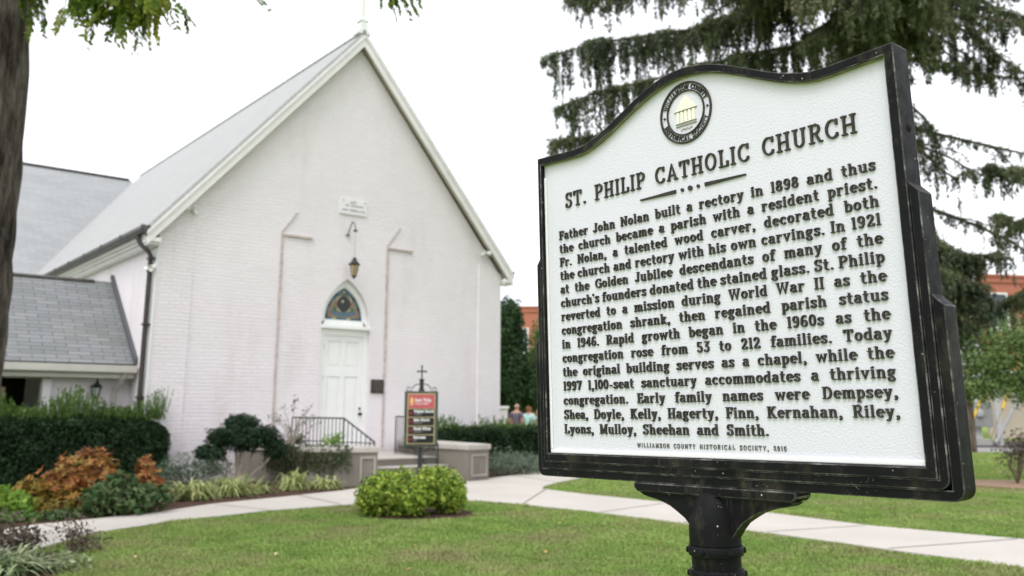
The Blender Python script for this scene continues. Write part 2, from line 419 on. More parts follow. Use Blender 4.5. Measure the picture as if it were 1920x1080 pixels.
# lawn: one sheet out to the horizon
gv = MB(); gv.add([(-700, -300, -.012), (700, -300, -.012), (700, 1100, -.012), (-700, 1100, -.012)], [(0, 1, 2, 3)])
tag(gv.build('lawn_ground', M['lawn']), kind='structure')
WALK = [(-5.2, 7.2), (-4.86, 9.29), (-4.81, 10.42), (-4.32, 11.61), (-3.43, 12.79), (-2.52, 13.55), (-1.5, 14.15), (-.6, 14.25), (.18, 13.73), (1.26, 12.69), (2.18, 11.53), (3.02, 10.75),
        (3.94, 9.52), (4.72, 8.5), (5.9, 6.6), (7.0, 7.6), (5.75, 10.31), (4.48, 11.44), (3.49, 12.95), (2.47, 14.04), (1.26, 15.33), (.55, 16.35), (.62, 16.9), (.91, 17.7), (1.57, 19.13), (2.6, 21.6), (4.3, 26), (3.2, 26.6), (1.5, 23.0), (.71, 21.33), (.02, 19.49),
        (-.58, 18.47), (-1.6, 18.9), (-2.45, 17.2), (-2.96, 15.84), (-3.76, 14.62), (-4.47, 13.65), (-4.93, 12.44), (-5.84, 11.21), (-6.3, 9.6), (-6.5, 7.2)]
sheet('concrete_walk', WALK, .022, M['walk'], th=.08)
jm = MB()
for a, b in (((-4.86, 11.0 - .55), (-5.72, 11.18)), ((-3.43, 12.85), (-4.42, 13.55)), ((-2.55, 13.6), (-3.5, 14.95)), ((-1.5, 14.2), (-2.6, 16.2)), ((.18, 13.78), (.62, 16.2)), ((1.26, 12.74), (2.42, 14.0)), ((2.18, 11.6), (3.42, 12.9)), ((3.02, 10.8), (4.42, 11.4)), ((3.94, 9.57), (5.68, 10.28)), ((.05, 19.45), (.88, 17.75)), ((.75, 21.25), (1.7, 19.4))):
    a, b = Vector((*a, 0)), Vector((*b, 0)); d = (b - a).normalized(); s = Vector((-d.y, d.x, 0)) * .009
    jm.add([a - s + Vector((0, 0, .0265)), b - s + Vector((0, 0, .0265)), b + s + Vector((0, 0, .0265)), a + s + Vector((0, 0, .0265))], [(0, 1, 2, 3)])
tag(jm.build('walk_joints', M['mulch']), kind='structure')
BED = [(-6.3, 9.6), (-5.84, 11.21), (-4.93, 12.44), (-4.47, 13.65), (-3.76, 14.62), (-2.96, 15.84), (-2.5, 16.95), (-2.6, 19.8), (-7.0, 17.2), (-12, 13.2), (-11, 9.2)]
sheet('mulch_bed', BED, .012, M['mulch'], kind='structure', th=.05)
sheet('mulch_bed', [(-.6, 18.5), (.02, 19.52), (.71, 21.36), (1.5, 23.1), (1.9, 24), (1.0, 25.5), (-.2, 23.2), (-1.9, 21.0), (-1.2, 18.9)], .012, M['mulch'], th=.05)
cir = lambda cx, cy, r, n=20, j=.12: [(cx + r * (1 + random.uniform(-j, j)) * math.cos(2 * PI * i / n), cy + r * (1 + random.uniform(-j, j)) * math.sin(2 * PI * i / n)) for i in range(n)]
sheet('mulch_bed', cir(-1.24, 12.55, .72, 22, .1), .016, M['mulch'], th=.05)
sheet('mulch_ring', cir(9.75, 17.7, .95), .03, M['mulch_pale'], th=.06)
sheet('mulch_bed', [(-6.6, 5.8), (-4.25, 6.0), (-3.8, 7.4), (-4.05, 8.7), (-4.6, 9.2), (-6.6, 9.2)], .010, M['mulch'], th=.05)
sheet('pavement', [(4, 31.8), (70, 27.5), (70, 30.6), (4, 35.2)], .02, M['road_pale'], th=.05)
sheet('road', [(4, 35.2), (70, 30.6), (70, 41), (-30, 44), (-30, 36)], .012, M['asphalt'], th=.05)

# grass: many blades, one object
def make_grass():
    rng = np.random.default_rng(3)
    pts = []
    for (x0, x1, y0, y1, dens) in ((-5.2, 7, 6.6, 9.4, 5200), (-5, 7, 9.4, 12, 4200), (-4.5, 9, 12, 16, 2300), (0.3, 14, 13, 20, 900), (0.8, 22, 20, 31, 260)):
        n = int((x1 - x0) * (y1 - y0) * dens)
        p = np.stack([rng.uniform(x0, x1, n), rng.uniform(y0, y1, n)], 1)
        vis = (p[:, 0] / p[:, 1] > -.72) & (p[:, 0] / p[:, 1] < .72); p = p[vis]
        pts.append(p)
    p = np.concatenate(pts)
    jt = p + rng.normal(0, .035, p.shape)
    bad = in_poly(jt[:, 0], jt[:, 1], WALK) | in_poly(p[:, 0], p[:, 1], BED)
    bad |= ((p[:, 0] + 1.26) ** 2 + (p[:, 1] - 12.62) ** 2 < .72 ** 2) | ((p[:, 0] - 9.75) ** 2 + (p[:, 1] - 17.7) ** 2 < .85 ** 2)
    bad |= in_poly(p[:, 0], p[:, 1], [(-6.6, 5.8), (-4.3, 6.0), (-3.9, 7.4), (-4.1, 8.7), (-4.6, 9.2), (-6.6, 9.2)])
    bad |= (p[:, 0] < -.3) & (p[:, 1] > 14.6)
    p = p[~bad]; N = len(p)
    a = rng.uniform(0, 2 * PI, N); lean = rng.uniform(.1, .9, N)
    patch = .5 + .5 * np.sin(p[:, 0] * 2.1 + 1.3 * np.sin(p[:, 1] * 1.7)) * np.sin(p[:, 1] * 2.6 + np.sin(p[:, 0] * 3.1))
    h = rng.uniform(.025, .052, N) * (.7 + .6 * patch)
    wd = .0035 + .0006 * p[:, 1]
    d = np.stack([np.cos(a), np.sin(a), np.zeros(N)], 1); s = np.stack([-np.sin(a), np.cos(a), np.zeros(N)], 1)
    b = np.concatenate([p, np.full((N, 1), -.012)], 1); up = np.array([0, 0, 1.])
    t = b + d * (h * lean)[:, None] + up * (h * np.sqrt(1 - np.minimum(.95, lean ** 2)))[:, None]
    mid = b + d * (h * lean * .3)[:, None] + up * (h * .6)[:, None]
    V = np.stack([b - s * wd[:, None], b + s * wd[:, None], mid + s * (wd * .7)[:, None], t, mid - s * (wd * .7)[:, None]], 1)
    r = np.clip(.35 * rng.random(N) + .5 * patch + rng.normal(0, .1, N), 0, 1)
    return quads_object('grass', V, M['grass_blade'], None, r)
def grass_mat():
    b = NB('grass_blade', .6, .2)
    at = b.n('Attribute'); at.attribute_name = 'rnd'
    c = b.ramp(at.outputs['Fac'], [(0, (.19, .305, .075)), (.35, (.285, .415, .105)), (.7, (.385, .495, .155)), (1, (.50, .51, .23))])
    c = b.mix(b.ramp(b.noise(.75, 5, .62), [(.47, (0, 0, 0)), (.66, (.8, .8, .8))]), c, (.40, .36, .19))
    c = b.mix(.55, c, b.ramp(b.noise(2.6, 4, .6), [(.3, (.66, .68, .62)), (.7, (1.2, 1.2, 1.2))]), 'MULTIPLY')
    b.col(c); tr = b.n('BsdfTranslucent'); b.l(c, tr.inputs['Color'])
    mx = b.n('MixShader'); mx.inputs[0].default_value = .3
    b.l(b.b.outputs[0], mx.inputs[1]); b.l(tr.outputs[0], mx.inputs[2]); b.l(mx.outputs[0], b.out.inputs[0]); return b.m
M['grass_blade'] = grass_mat()
tag(make_grass(), 'short mown lawn grass with dry yellowish patches', 'grass', kind='stuff')

# ------------------------------------------------------------------ the church
TH = R(39.15)
AX, AY = -6.972, 17.0
CW, EV, AP, HALF, LEN = 8.58, 4.83, 9.90, 4.29, 16.7
church = thing('church', 'white painted brick chapel with steep gable, pointed stained glass window and white door', 'church', (AX, AY, 0), TH)
def arch_pts(uc, hw, zb, za, n=10):
    """pointed arch, right spring to left spring through the apex"""
    rise = za - zb
    rad = (hw * hw + rise * rise) / (2 * hw); c = hw - rad
    a1 = math.atan2(rise, -c) if c <= 0 else math.atan2(rise, -c)
    right = [(uc + c + rad * math.cos(a1 * i / n), zb + rad * math.sin(a1 * i / n)) for i in range(n + 1)]
    return right + [(2 * uc - x, z) for x, z in right[-2::-1]]
DC = 4.20
op = arch_pts(DC, .605, 3.25, 4.30)
facade = [(0, 0), (DC - .605, 0)] + op[::-1] + [(DC + .605, 0), (CW, 0), (CW, EV), (HALF, AP), (0, EV)]
mb = MB(); mb.prism(facade, 0, .32, 'y'); mb.build('front_wall', M['brick'], church)
mb = MB(); mb.box(0, .32, .321, LEN, 0, EV - .02); mb.build('side_wall', M['brick_side'], church)
mb = MB(); mb.box(CW - .32, CW, .321, LEN, 0, EV - .02); mb.build('side_wall', M['brick_side'], church)
mb = MB(); mb.prism([(0, 0), (CW, 0), (CW, EV), (HALF, AP), (0, EV)], LEN + .001, LEN + .3, 'y'); mb.build('rear_wall', M['brick'], church)
# corner piers, slightly proud of the gable wall, curved under the rake
for sgn in (0, 1):
    X = lambda u: u if not sgn else CW - u
    pil = [(X(.0), 0), (X(.70), 0), (X(.70), 5.02), (X(.45), 5.05), (X(.30), 4.99), (X(.16), 4.90), (X(0.0), 4.80)]
    mb = MB(); mb.prism(pil, -.05 if sgn else -.02, -.002, 'y'); mb.build('corner_pier', M['brick'], church)
# ghost line of a removed porch: strip painted as recess-edge shadow, level flashing, stepped flashing
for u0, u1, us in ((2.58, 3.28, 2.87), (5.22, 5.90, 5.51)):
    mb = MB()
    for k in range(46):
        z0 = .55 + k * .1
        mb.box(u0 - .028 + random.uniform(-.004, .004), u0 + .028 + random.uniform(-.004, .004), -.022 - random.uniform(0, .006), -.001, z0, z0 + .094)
    mb.build('recess_shadow_strip', M['rust_and_shadow'], church)
    mb = MB(); mb.box(u0 - .03, u1, -.045, -.001, 5.10, 5.135); mb.build('level_flashing', M['rust_and_shadow'], church)
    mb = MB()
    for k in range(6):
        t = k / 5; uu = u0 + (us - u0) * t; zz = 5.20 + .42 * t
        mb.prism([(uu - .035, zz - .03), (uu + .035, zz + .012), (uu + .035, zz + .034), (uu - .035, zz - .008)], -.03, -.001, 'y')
    mb.build('step_flashing', M['rust_and_shadow'], church)

# roof: two slopes with thickness
OH = .20
def slope(side, name, mat, y0, y1, t=.09, parent=church, u_eave=-.27, z_eave=4.93, u_r=HALF, z_r=10.24):
    # own local frame so the shingle rows follow the slope : object x along the building, y up the slope
    L = math.hypot(u_r - u_eave, z_r - z_eave)
    o = MB().box(0, y1 - y0, 0, L, -t, 0).build(name, mat, parent)
    ex = Vector((0, 1, 0)); ey = Vector(((u_r - u_eave), 0, z_r - z_eave)).normalized()
    if side:  ey.x *= -1
    base = Vector((u_eave if not side else 2 * u_r - u_eave, y0, z_eave))
    ez = ex.cross(ey)
    if ez.z < 0:
        ex = -ex; base = base + Vector((0, y1 - y0, 0)); ez = ex.cross(ey)
    o.matrix_local = Matrix(((ex.x, ey.x, ez.x, base.x), (ex.y, ey.y, ez.y, base.y), (ex.z, ey.z, ez.z, base.z), (0, 0, 0, 1)))
    return o
slope(0, 'roof_slope', M['roof_pale'], -OH, LEN + .3)
slope(1, 'roof_slope', M['roof_pale'], -OH, LEN + .3)
mb = MB(); mb.tube([(HALF, -OH - .005, 10.235), (HALF, LEN + .3, 10.235)], .05, 8); mb.build('ridge_cap', M['roof_hall'], church)
# raking fascia (two boards each side: wide board and crown strip), soffit
sl = (10.15 - 4.84) / (HALF + .27)
def rake(zoff0, zoff1, y0, y1, name, mat, ext=0.0):
    for s in (0, 1):
        ue = -.27 - ext; zt = 10.15; ze = zt - sl * (HALF - ue)
        q = [(ue, ze + zoff0), (HALF - .0005, zt + zoff0), (HALF - .0005, zt + zoff1), (ue, ze + zoff1)]
        if s: q = [(2 * HALF - a, b) for a, b in q]
        mb = MB(); mb.prism(q, y0, y1, 'y'); mb.build(name, mat, church)
rake(-.30, -.085, -OH - .030, -OH + .02, 'rake_fascia', M['trim'])
rake(-.085, -.012, -OH - .060, -OH + .02, 'rake_crown', M['trim'], .015)
rake(-.21, -.13, -OH + .021, -.0015, 'rake_soffit', M['tan_soffit'])
for s in (0, 1):
    X = (lambda u: u) if not s else (lambda u: 2 * HALF - u)
    mb = MB(); x0, x1 = sorted((X(-.27), X(-.02)))
    mb.box(x0, x1, -OH - .02, .10, 4.60, 4.69); mb.box(x0 + .02, x1 - .02, -OH + .03, .08, 4.55, 4.5985); mb.build('cornice_return', M['trim'], church, bevel=.008)
# eaves: fascia, dentil moulding, gutter, downpipe on the left side
mb = MB(); mb.box(-.24, -.19, .12, LEN, 4.72, 4.90); mb.box(-.188, -.002, .12, LEN, 4.66, 4.715); mb.box(-.12, -.003, .12, LEN, 4.56, 4.655); mb.build('eaves_cornice', M['trim'], church)
mb = MB()
for k in range(110): mb.box(-.155, -.122, .15 + k * .15, .22 + k * .15, 4.575, 4.65)
mb.build('dentil_course', M['trim'], church)
mb = MB(); mb.box(CW + .002, CW + .24, .12, LEN, 4.62, 4.88); mb.build('eaves_cornice', M['trim'], church)
for s in (0, 1):
    X = (lambda u: u) if not s else (lambda u: 2 * HALF - u)
    pr = [(-.25, 4.90), (-.36, 4.93), (-.375, 4.86), (-.33, 4.79), (-.25, 4.79)]
    mb = MB(); mb.prism([(X(a), b) for a, b in pr], -.16, LEN, 'y'); g = mb.build('gutter', M['gutter'], church)
    for k in range(12):
        sm = MB(); y = -.12 + k * 1.45; x0, x1 = sorted((X(-.382), X(-.372))); sm.box(x0, x1, y, y + .05, 4.84, 4.94)
        sm.build('gutter_strap', M['gutter'], g)
mb = MB(); mb.tube([(-.30, .34, 4.84), (-.30, .34, 4.72), (-.26, .30, 4.62), (-.13, .18, 4.46), (-.085, .14, 4.36), (-.085, .14, .12), (-.2, .14, .06)], .048, 8)
for z in (4.3, 3.0, 1.6): mb.box(-.145, -.02, .07, .21, z, z + .04)
mb.build('downpipe', M['downpipe'], church, smooth=True)
# white corner board at the front left corner, side face
mb = MB(); mb.box(-.012, -.0015, -.04, .30, .0, 4.55); mb.build('corner_strip', M['white'], church)

# pointed window: frame, panes of stained glass
def ring(outer, inner, y0, y1, name, mat, parent, close=False):
    mb = MB(); n = len(outer)
    vs = [(x, y0, z) for x, z in outer] + [(x, y0, z) for x, z in inner] + [(x, y1, z) for x, z in outer] + [(x, y1, z) for x, z in inner]
    fs = []
    for i in range(n - (0 if close else 1)):
        j = (i + 1) % n
        fs += [(i, j, n + j, n + i), (2 * n + i, 3 * n + i, 3 * n + j, 2 * n + j), (i, 2 * n + i, 2 * n + j, j), (n + i, n + j, 3 * n + j, 3 * n + i)]
    if not close: fs += [(0, n, 3 * n, 2 * n), (n - 1, 3 * n - 1, 4 * n - 1, 2 * n - 1)]
    mb.add(vs, fs); return mb.build(name, mat, parent)
fy = .10
mb = MB(); mb.box(DC - .602, DC + .602, .002, .25, .50, .548); mb.build('threshold', M['porch_mid'], church)
o1 = arch_pts(DC, .600, 3.252, 4.29); i1 = arch_pts(DC - .005, .495, 3.36, 4.15)
win = ring(o1, i1, fy, fy + .08, 'window_frame', M['white'], church)
i2 = arch_pts(DC - .005, .470, 3.375, 4.115)
ring(i1, i2, fy + .022, fy + .075, 'window_bead', M['white'], win)
mb = MB(); mb.box(DC - .495, DC + .49, fy + .002, fy + .078, 3.252, 3.375); mb.build('window_sill', M['white'], win)
glass_cols = [('amber_glass', (.25, .19, .10)), ('teal_glass', (.03, .10, .13)), ('blue_glass', (.07, .13, .20)), ('dark_glass', (.012, .014, .016)), ('orange_glass', (.27, .14, .07)), ('green_glass', (.04, .12, .05)), ('pale_glass', (.36, .33, .20)), ('lead', (.02, .02, .02))]
gm = [plain(a, c, .15, .5, var=.25, scale=22) for a, c in glass_cols]
mb = MB(); gy = fy + .05
mb.prism(i2 + [], gy, gy + .012, 'y', 0)
def disc(cx, cz, r, y, mi, n=18, r2=None):
    q = [(cx + r * math.cos(2 * PI * k / n), cz + (r2 or r) * math.sin(2 * PI * k / n)) for k in range(n)]; mb.prism(q, y, y + .004, 'y', mi)
b_out, b_in = arch_pts(DC - .005, .468, 3.378, 4.11, 12), arch_pts(DC - .005, .385, 3.45, 3.985, 12)
for i in range(len(b_out) - 1):
    mb.prism([b_out[i], b_out[i + 1], b_in[i + 1], b_in[i]], gy - .006, gy - .002, 'y', (1, 2, 1, 3)[i % 4])
for k in range(10):
    x = DC - .46 + k * .092; mb.prism([(x, 3.378), (x + .088, 3.378), (x + .088, 3.435), (x, 3.435)], gy - .006, gy - .002, 'y', (1, 2, 6, 1)[k % 4])
for k in range(7):
    x = DC - .30 + k * .086; mb.prism([(x, 3.455 + .012 * abs(k - 3)), (x + .083, 3.455 + .012 * abs(k - 2.5)), (x + .083, 3.54 + .012 * abs(k - 2.5)), (x, 3.54 + .012 * abs(k - 3))], gy - .011, gy - .007, 'y', 2)
for sx in (-1, 1):
    disc(DC + sx * .345, 3.50, .05, gy - .011, 4); disc(DC + sx * .22, 3.60, .055, gy - .008, 5, r2=.07); disc(DC + sx * .30, 3.58, .04, gy - .006, 4)
    disc(DC + sx * .16, 3.85, .05, gy - .006, 6)
for k in range(8):
    a = 2 * PI * k / 8; disc(DC + .17 * math.cos(a), 3.745 + .17 * math.sin(a), .05, gy - .013, (4, 6, 5, 6)[k % 4])
disc(DC, 3.745, .17, gy - .018, 7); disc(DC, 3.745, .155, gy - .023, 3); disc(DC - .04, 3.80, .035, gy - .028, 6)
disc(DC, 4.02, .035, gy - .009, 6)
mb.build('stained_glass', gm, win)
# lintel bar under the window and the door
mb = MB(); mb.box(DC - .603, DC + .603, -.045, .18, 3.165, 3.249); mb.build('lintel', M['white'], church, bevel=.006)
mb = MB(); mb.box(DC - .602, DC - .49, .06, .2, .549, 3.163); mb.box(DC + .49, DC + .602, .06, .2, .549, 3.163); mb.box(DC - .489, DC + .489, .06, .2, 3.02, 3.163); mb.build('door_frame', M['white'], church)
door = MB()
dx0, dx1 = DC - .487, DC + .487; st = .10
dy0, dy1 = .085, .13
zs = [.69, .92, 1.05, 2.12, 2.34, 2.90, 3.018]
door.box(dx0, dx0 + st, dy0, dy1, .555, 3.018); door.box(dx1 - st, dx1, dy0, dy1, .555, 3.018); door.box(DC - .055, DC + .055, dy0, dy1, .555, 3.018)
for a, b in ((.555, .82), (2.12, 2.32), (2.90, 3.018)):
    door.box(dx0 + st, DC - .055, dy0 + .0015, dy1, a, b); door.box(DC + .055, dx1 - st, dy0 + .0015, dy1, a, b)
for a, b in ((.82, 2.12), (2.32, 2.90)):
    for x0, x1 in ((dx0 + st, DC - .055), (DC + .055, dx1 - st)):
        door.box(x0, x1, dy0 + .022, dy1 - .002, a, b)
        door.prism([(x0 + .045, a + .045), (x1 - .045, a + .045), (x1 - .045, b - .045), (x0 + .045, b - .045)], dy0 + .010, dy0 + .021, 'y')
door = door.build('door', M['white'], church)
mb = MB(); mb.lathe([(.032, 0), (.034, .012), (.014, .018), (.014, .04), (.034, .05), (.038, .07), (.026, .088), (0.004, .09)], n=14)
k = mb.build('handle', M['black_iron'], door, smooth=True); k.location = (4.66, dy0 - .001, 1.30); k.rotation_euler = (R(90), 0, 0)
mb = MB(); mb.lathe([(.026, 0), (.026, .014), (.012, .016), (.004, .02)], n=12); k = mb.build('lock', M['black_iron'], door, smooth=True); k.location = (4.66, dy0 - .001, 1.42); k.rotation_euler = (R(90), 0, 0)
for z in (2.72, 2.02, 1.1):
    mb = MB(); mb.box(dx0 - .02, dx0 + .012, dy0 - .010, dy0 - .001, z, z + .11); mb.tube([(dx0 - .003, dy0 - .014, z - .006), (dx0 - .003, dy0 - .014, z + .116)], .009, 8); mb.build('hinge', M['bronze'], door)
# marble plaque over the lantern and bronze plaque by the door
pl = MB(); pl.box(3.90, 4.61, -.03, -.001, 5.79, 6.15); pl = pl.build('marble_plaque', M['marble'], church, bevel=.006)
mb = MB(); rg = random.Random(5)
for (z, segs) in ((6.095, [(3.985, .04), (4.27, .03), (4.545, .05)]), (6.055, [(4.17, .16)]), (5.985, [(4.06, .08), (4.20, .33)]), (5.875, [(3.98, .14), (4.17, .20), (4.39, .17)])):
    for x, wd in segs:
        xx = x
        while xx < x + wd - .01:
            c = rg.uniform(.02, .04); mb.box(xx, min(xx + c, x + wd), -.0335, -.0305, z + rg.uniform(-.004, .004), z + rg.uniform(.016, .028)); xx += c + .008
mb.build('engraved_lettering', M['ink'], pl)
bz = MB(); bz.box(4.88, 5.21, -.035, -.001, 1.76, 2.07); bz = bz.build('bronze_plaque', M['bronze'], church, bevel=.006)
mb = MB()
for k in range(7):
    z = 2.02 - k * .035; wd = (.10, .13, .12, .13, .11, .13, .08)[k]; mb.box(5.045 - wd, 5.045 + wd, -.0385, -.0355, z, z + .012)
mb.build('raised_lines', M['bronze_light'], bz)
# cross on the gable
mb = MB(); cz = 10.22
mb.box(HALF - .17, HALF + .17, -.20, .08, cz - .05, cz + .06); mb.prism([(HALF - .13, cz + .06), (HALF + .13, cz + .06), (HALF + .07, cz + .28), (HALF - .07, cz + .28)], -.17, .05, 'y')
mb.box(HALF - .11, HALF + .11, -.18, .06, cz + .282, cz + .34); mb.prism([(HALF - .065, cz + .34), (HALF + .065, cz + .34), (HALF + .045, cz + .62), (HALF - .045, cz + .62)], -.12, 0, 'y')
mb.box(HALF - .05, HALF + .05, -.11, -.01, cz + .621, cz + 1.5); mb.box(HALF - .34, HALF + .34, -.108, -.012, cz + 1.08, cz + 1.18)
mb.build('gable_cross', M['white'], church, bevel=.01)
# ------------- wall mounted things
Tch = Matrix.Translation((AX, AY, 0)) @ Matrix.Rotation(TH, 4, 'Z')
def cl(u, v, z): return tuple(Tch @ Vector((u, v, z)))
lan = thing('hanging_lantern', 'amber lantern hanging on a thin rod above the arched window', 'lantern', cl(4.19, -.30, 4.28), TH)
mb = MB(); pts = [(-.04, .295, 1.03)]
for k in range(15):
    t = k / 14; a = PI * t
    pts.append((-.03 + .02 * t, .27 - .28 * t, 1.08 + .2 * min(1, t * 2.2) if t < .4 else 1.26 - .0 * t + .04 * math.sin(a) - .13 * max(0, (t - .7) / .3) ** 2))
mb.tube(pts, .011, 8); mb.lathe([(.05, 0), (.05, .012), (.02, .016)], c=(-.04, .283, 1.02), n=12); mb.build('bracket_arm', M['black_iron'], lan, smooth=True)
mb = MB(); mb.lathe([(.004, .055), (.03, .04), (.055, .01), (.05, 0)], c=(-.01, -.01, 1.07), n=14); mb.build('rod_cap', M['black_iron'], lan, smooth=True)
mb = MB(); mb.tube([(-.01, -.01, 1.08), (0, 0, .47)], .0055, 6); mb.build('rod', M['rust_and_shadow'], lan)
mb = MB(); mb.lathe([(.115, .30), (.15, .315), (.12, .335), (.07, .40), (.045, .425), (.03, .44), (.055, .455), (.03, .475), (.008, .48)], n=6); mb.build('lantern_cap', M['black_iron'], lan)
mb = MB(); mb.lathe([(.055, .06), (.105, .295)], n=6)
gl = NB('frosted_amber_glass', .35, .5); gl.col(gl.ramp(gl.noise(8), [(.3, (.36, .27, .15)), (.7, (.48, .38, .23))])); mb.build('lantern_glass', gl.m, lan)
mb = MB()
for k in range(6):
    a = 2 * PI * k / 6; mb.tube([(.058 * math.cos(a), .058 * math.sin(a), .05), (.109 * math.cos(a), .109 * math.sin(a), .305)], .007, 5)
mb.lathe([(.065, .045), (.068, .06), (.05, .035), (.03, .02), (.014, 0), (.004, -.02)], n=6); mb.build('lantern_frame', M['black_iron'], lan)
def floodlight(name_label, loc, rz, tilt):
    t = thing('floodlight', name_label, 'floodlight', loc, rz, 'white floodlights on the chapel walls')
    mb = MB(); mb.lathe([(.05, 0), (.05, .03), (.02, .035)], n=14); p = mb.build('base', M['white'], t, smooth=True); p.rotation_euler = (R(90), 0, 0)
    for s in (-1, 1):
        mb = MB(); mb.tube([(0, -.03, 0), (s * .05, -.07, .0)], .014, 6); mb.lathe([(.028, .0), (.034, .02), (.05, .07), (.066, .13), (.060, .128), (.02, .10)], n=14)
        q = mb.build('lamp_head', M['white'], t, smooth=True); q.location = (s * .07, -.03, -.01); q.rotation_euler = (R(100 + tilt), 0, R(s * 35))
    return t
floodlight('white twin floodlight under the left rake of the gable', cl(.52, -.001, 5.40), TH, 10)
floodlight('white twin floodlight under the right rake of the gable', cl(8.02, -.051, 5.36), TH, 10)
floodlight('white twin floodlight beside the brown downpipe at the corner', cl(-.013, .06, 4.16), TH - PI / 2, 15)

# ------------------------------------------------------------------ porch: landing, steps, cheek walls, railings
porch = thing('entrance_porch', 'concrete landing with steps, cheek walls and black railings below the church door', 'porch', (AX, AY, 0), TH)
def P2(q): return [(x, -n) for x, n in q]
land = [(2.55, .052), (2.85, 1.0), (3.34, 2.20), (5.20, 2.20), (5.3, 1.0), (5.6, .052)]
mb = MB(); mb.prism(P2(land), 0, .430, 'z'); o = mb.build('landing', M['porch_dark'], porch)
land2 = [(2.55, .052), (2.85, 1.0), (3.345, 2.225), (5.195, 2.225), (5.3, 1.0), (5.6, .052)]
mb = MB(); mb.prism(P2(land2), .431, .462, 'z'); mb.build('landing_slab', M['porch'], o, bevel=.006)
mb = MB()
for k, (n0, n1, z) in enumerate(((2.227, 2.55, .285), (2.551, 2.88, .135))):
    mb.prism(P2([(3.36 + .04 * k, n0), (3.40 + .04 * k, n1), (5.26, n1), (5.2, n0)]), 0, z, 'z')
stp = mb.build('steps', M['porch_dark'], porch)
for k, (n0, n1, z) in enumerate(((2.228, 2.575, .286), (2.577, 2.905, .136))):
    mb = MB(); mb.prism(P2([(3.365 + .04 * k, n0), (3.405 + .04 * k, n1), (5.255, n1), (5.195, n0)]), z, z + .026, 'z'); mb.build('tread', M['porch'], stp, bevel=.006)
lw = [(1.85, .06), (2.05, 1.2), (2.42, 2.15), (2.80, 2.68), (3.39, 2.92), (3.41, 2.35), (3.28, 1.95), (2.83, 1.02), (2.53, .06)]
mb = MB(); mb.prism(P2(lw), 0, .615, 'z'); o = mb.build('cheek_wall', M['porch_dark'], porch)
def offs(poly, d):
    c = Vector((sum(p[0] for p in poly) / len(poly), sum(p[1] for p in poly) / len(poly))); r = []
    n = len(poly)
    for i in range(n):
        a, b, e = Vector(poly[i - 1]), Vector(poly[i]), Vector(poly[(i + 1) % n])
        t = ((b - a).normalized() + (e - b).normalized()).normalized(); nn = Vector((t.y, -t.x))
        if nn.dot(b - c) < 0: nn = -nn
        r.append(tuple(b + nn * d))
    return r
cap = offs(lw, .045); cap = [(x, max(.054, n)) for x, n in cap]
mb = MB(); mb.prism(P2(cap), .617, .715, 'z'); mb.build('wall_cap', M['porch'], porch, bevel=.015)
# recessed panel on the end pier
def face_panel(a, b, z0, z1, out, name='pier_panel', mat='porch'):
    a, b = Vector((a[0], -a[1])), Vector((b[0], -b[1])); d = (b - a).normalized(); nn = Vector((d.y, -d.x)) * out
    mb = MB(); f = .045
    def bx(s0, s1, za, zb):
        q = [a + d * s0, a + d * s1, a + d * s1 + nn, a + d * s0 + nn]; mb.prism([tuple(x) for x in q], za, zb, 'z')
    L = (b - a).length
    bx(0, f, z0, z1); bx(L - f, L, z0, z1); bx(f + .0005, L - f - .0005, z0, z0 + f); bx(f + .0005, L - f - .0005, z1 - f, z1)
    return mb.build(name, M[mat], porch, bevel=.004)
face_panel((3.08, 2.797), (3.36, 2.91), .10, .55, .022, mat='porch_mid')
rw = [(5.22, 1.0), (5.26, 2.0), (5.28, 3.20), (5.88, 3.10), (5.98, 2.0), (6.1, 1.0), (6.2, .06), (5.62, .06)]
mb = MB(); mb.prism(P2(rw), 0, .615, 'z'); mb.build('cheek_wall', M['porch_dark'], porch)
cap = offs(rw, .05); cap = [(x, max(.054, n)) for x, n in cap]
mb = MB(); mb.prism(P2(cap), .617, .725, 'z'); mb.build('wall_cap', M['porch'], porch, bevel=.02)
face_panel((5.36, 3.187), (5.82, 3.11), .10, .54, .022, mat='porch_mid')
def railing(path, bots, nb):
    """path: top rail points (u,n,z)"""
    mb = MB(); T = [(u, -n, z) for u, n, z in path]
    mb.tube(T, .017, 6); o = mb.build('railing', M['black_iron'], porch)
    segs = [(T[i], T[i + 1], bots[i], bots[i + 1], nb[i]) for i in range(len(T) - 1)]
    mb = MB()
    for a, b, z0, z1, k in segs: mb.tube([(a[0], a[1], z0 + .06), (b[0], b[1], z1 + .06)], .010, 5)
    mb.build('bottom_rail', M['black_iron'], o)
    for a, b, z0, z1, k in segs:
        for j in range(k + 1):
            if j == k and (b != T[-1]): continue
            t = j / k; p = Vector(a).lerp(Vector(b), t); zb = z0 + (z1 - z0) * t
            m2 = MB(); r = .016 if j == 0 or j == k else .0085
            m2.tube([(p.x, p.y, zb), (p.x, p.y, p.z - .002)], r, 5); m2.build('baluster' if r < .01 else 'rail_post', M['black_iron'], o)
    return o
railing([(2.88, .3, 1.235), (3.24, 1.84, 1.235), (3.44, 2.70, .80)], [.717, .717, .717], [14, 7])
railing([(5.02, .9, 1.255), (4.92, 1.86, 1.255), (4.76, 2.90, .74)], [.463, .463, .03], [9, 8])

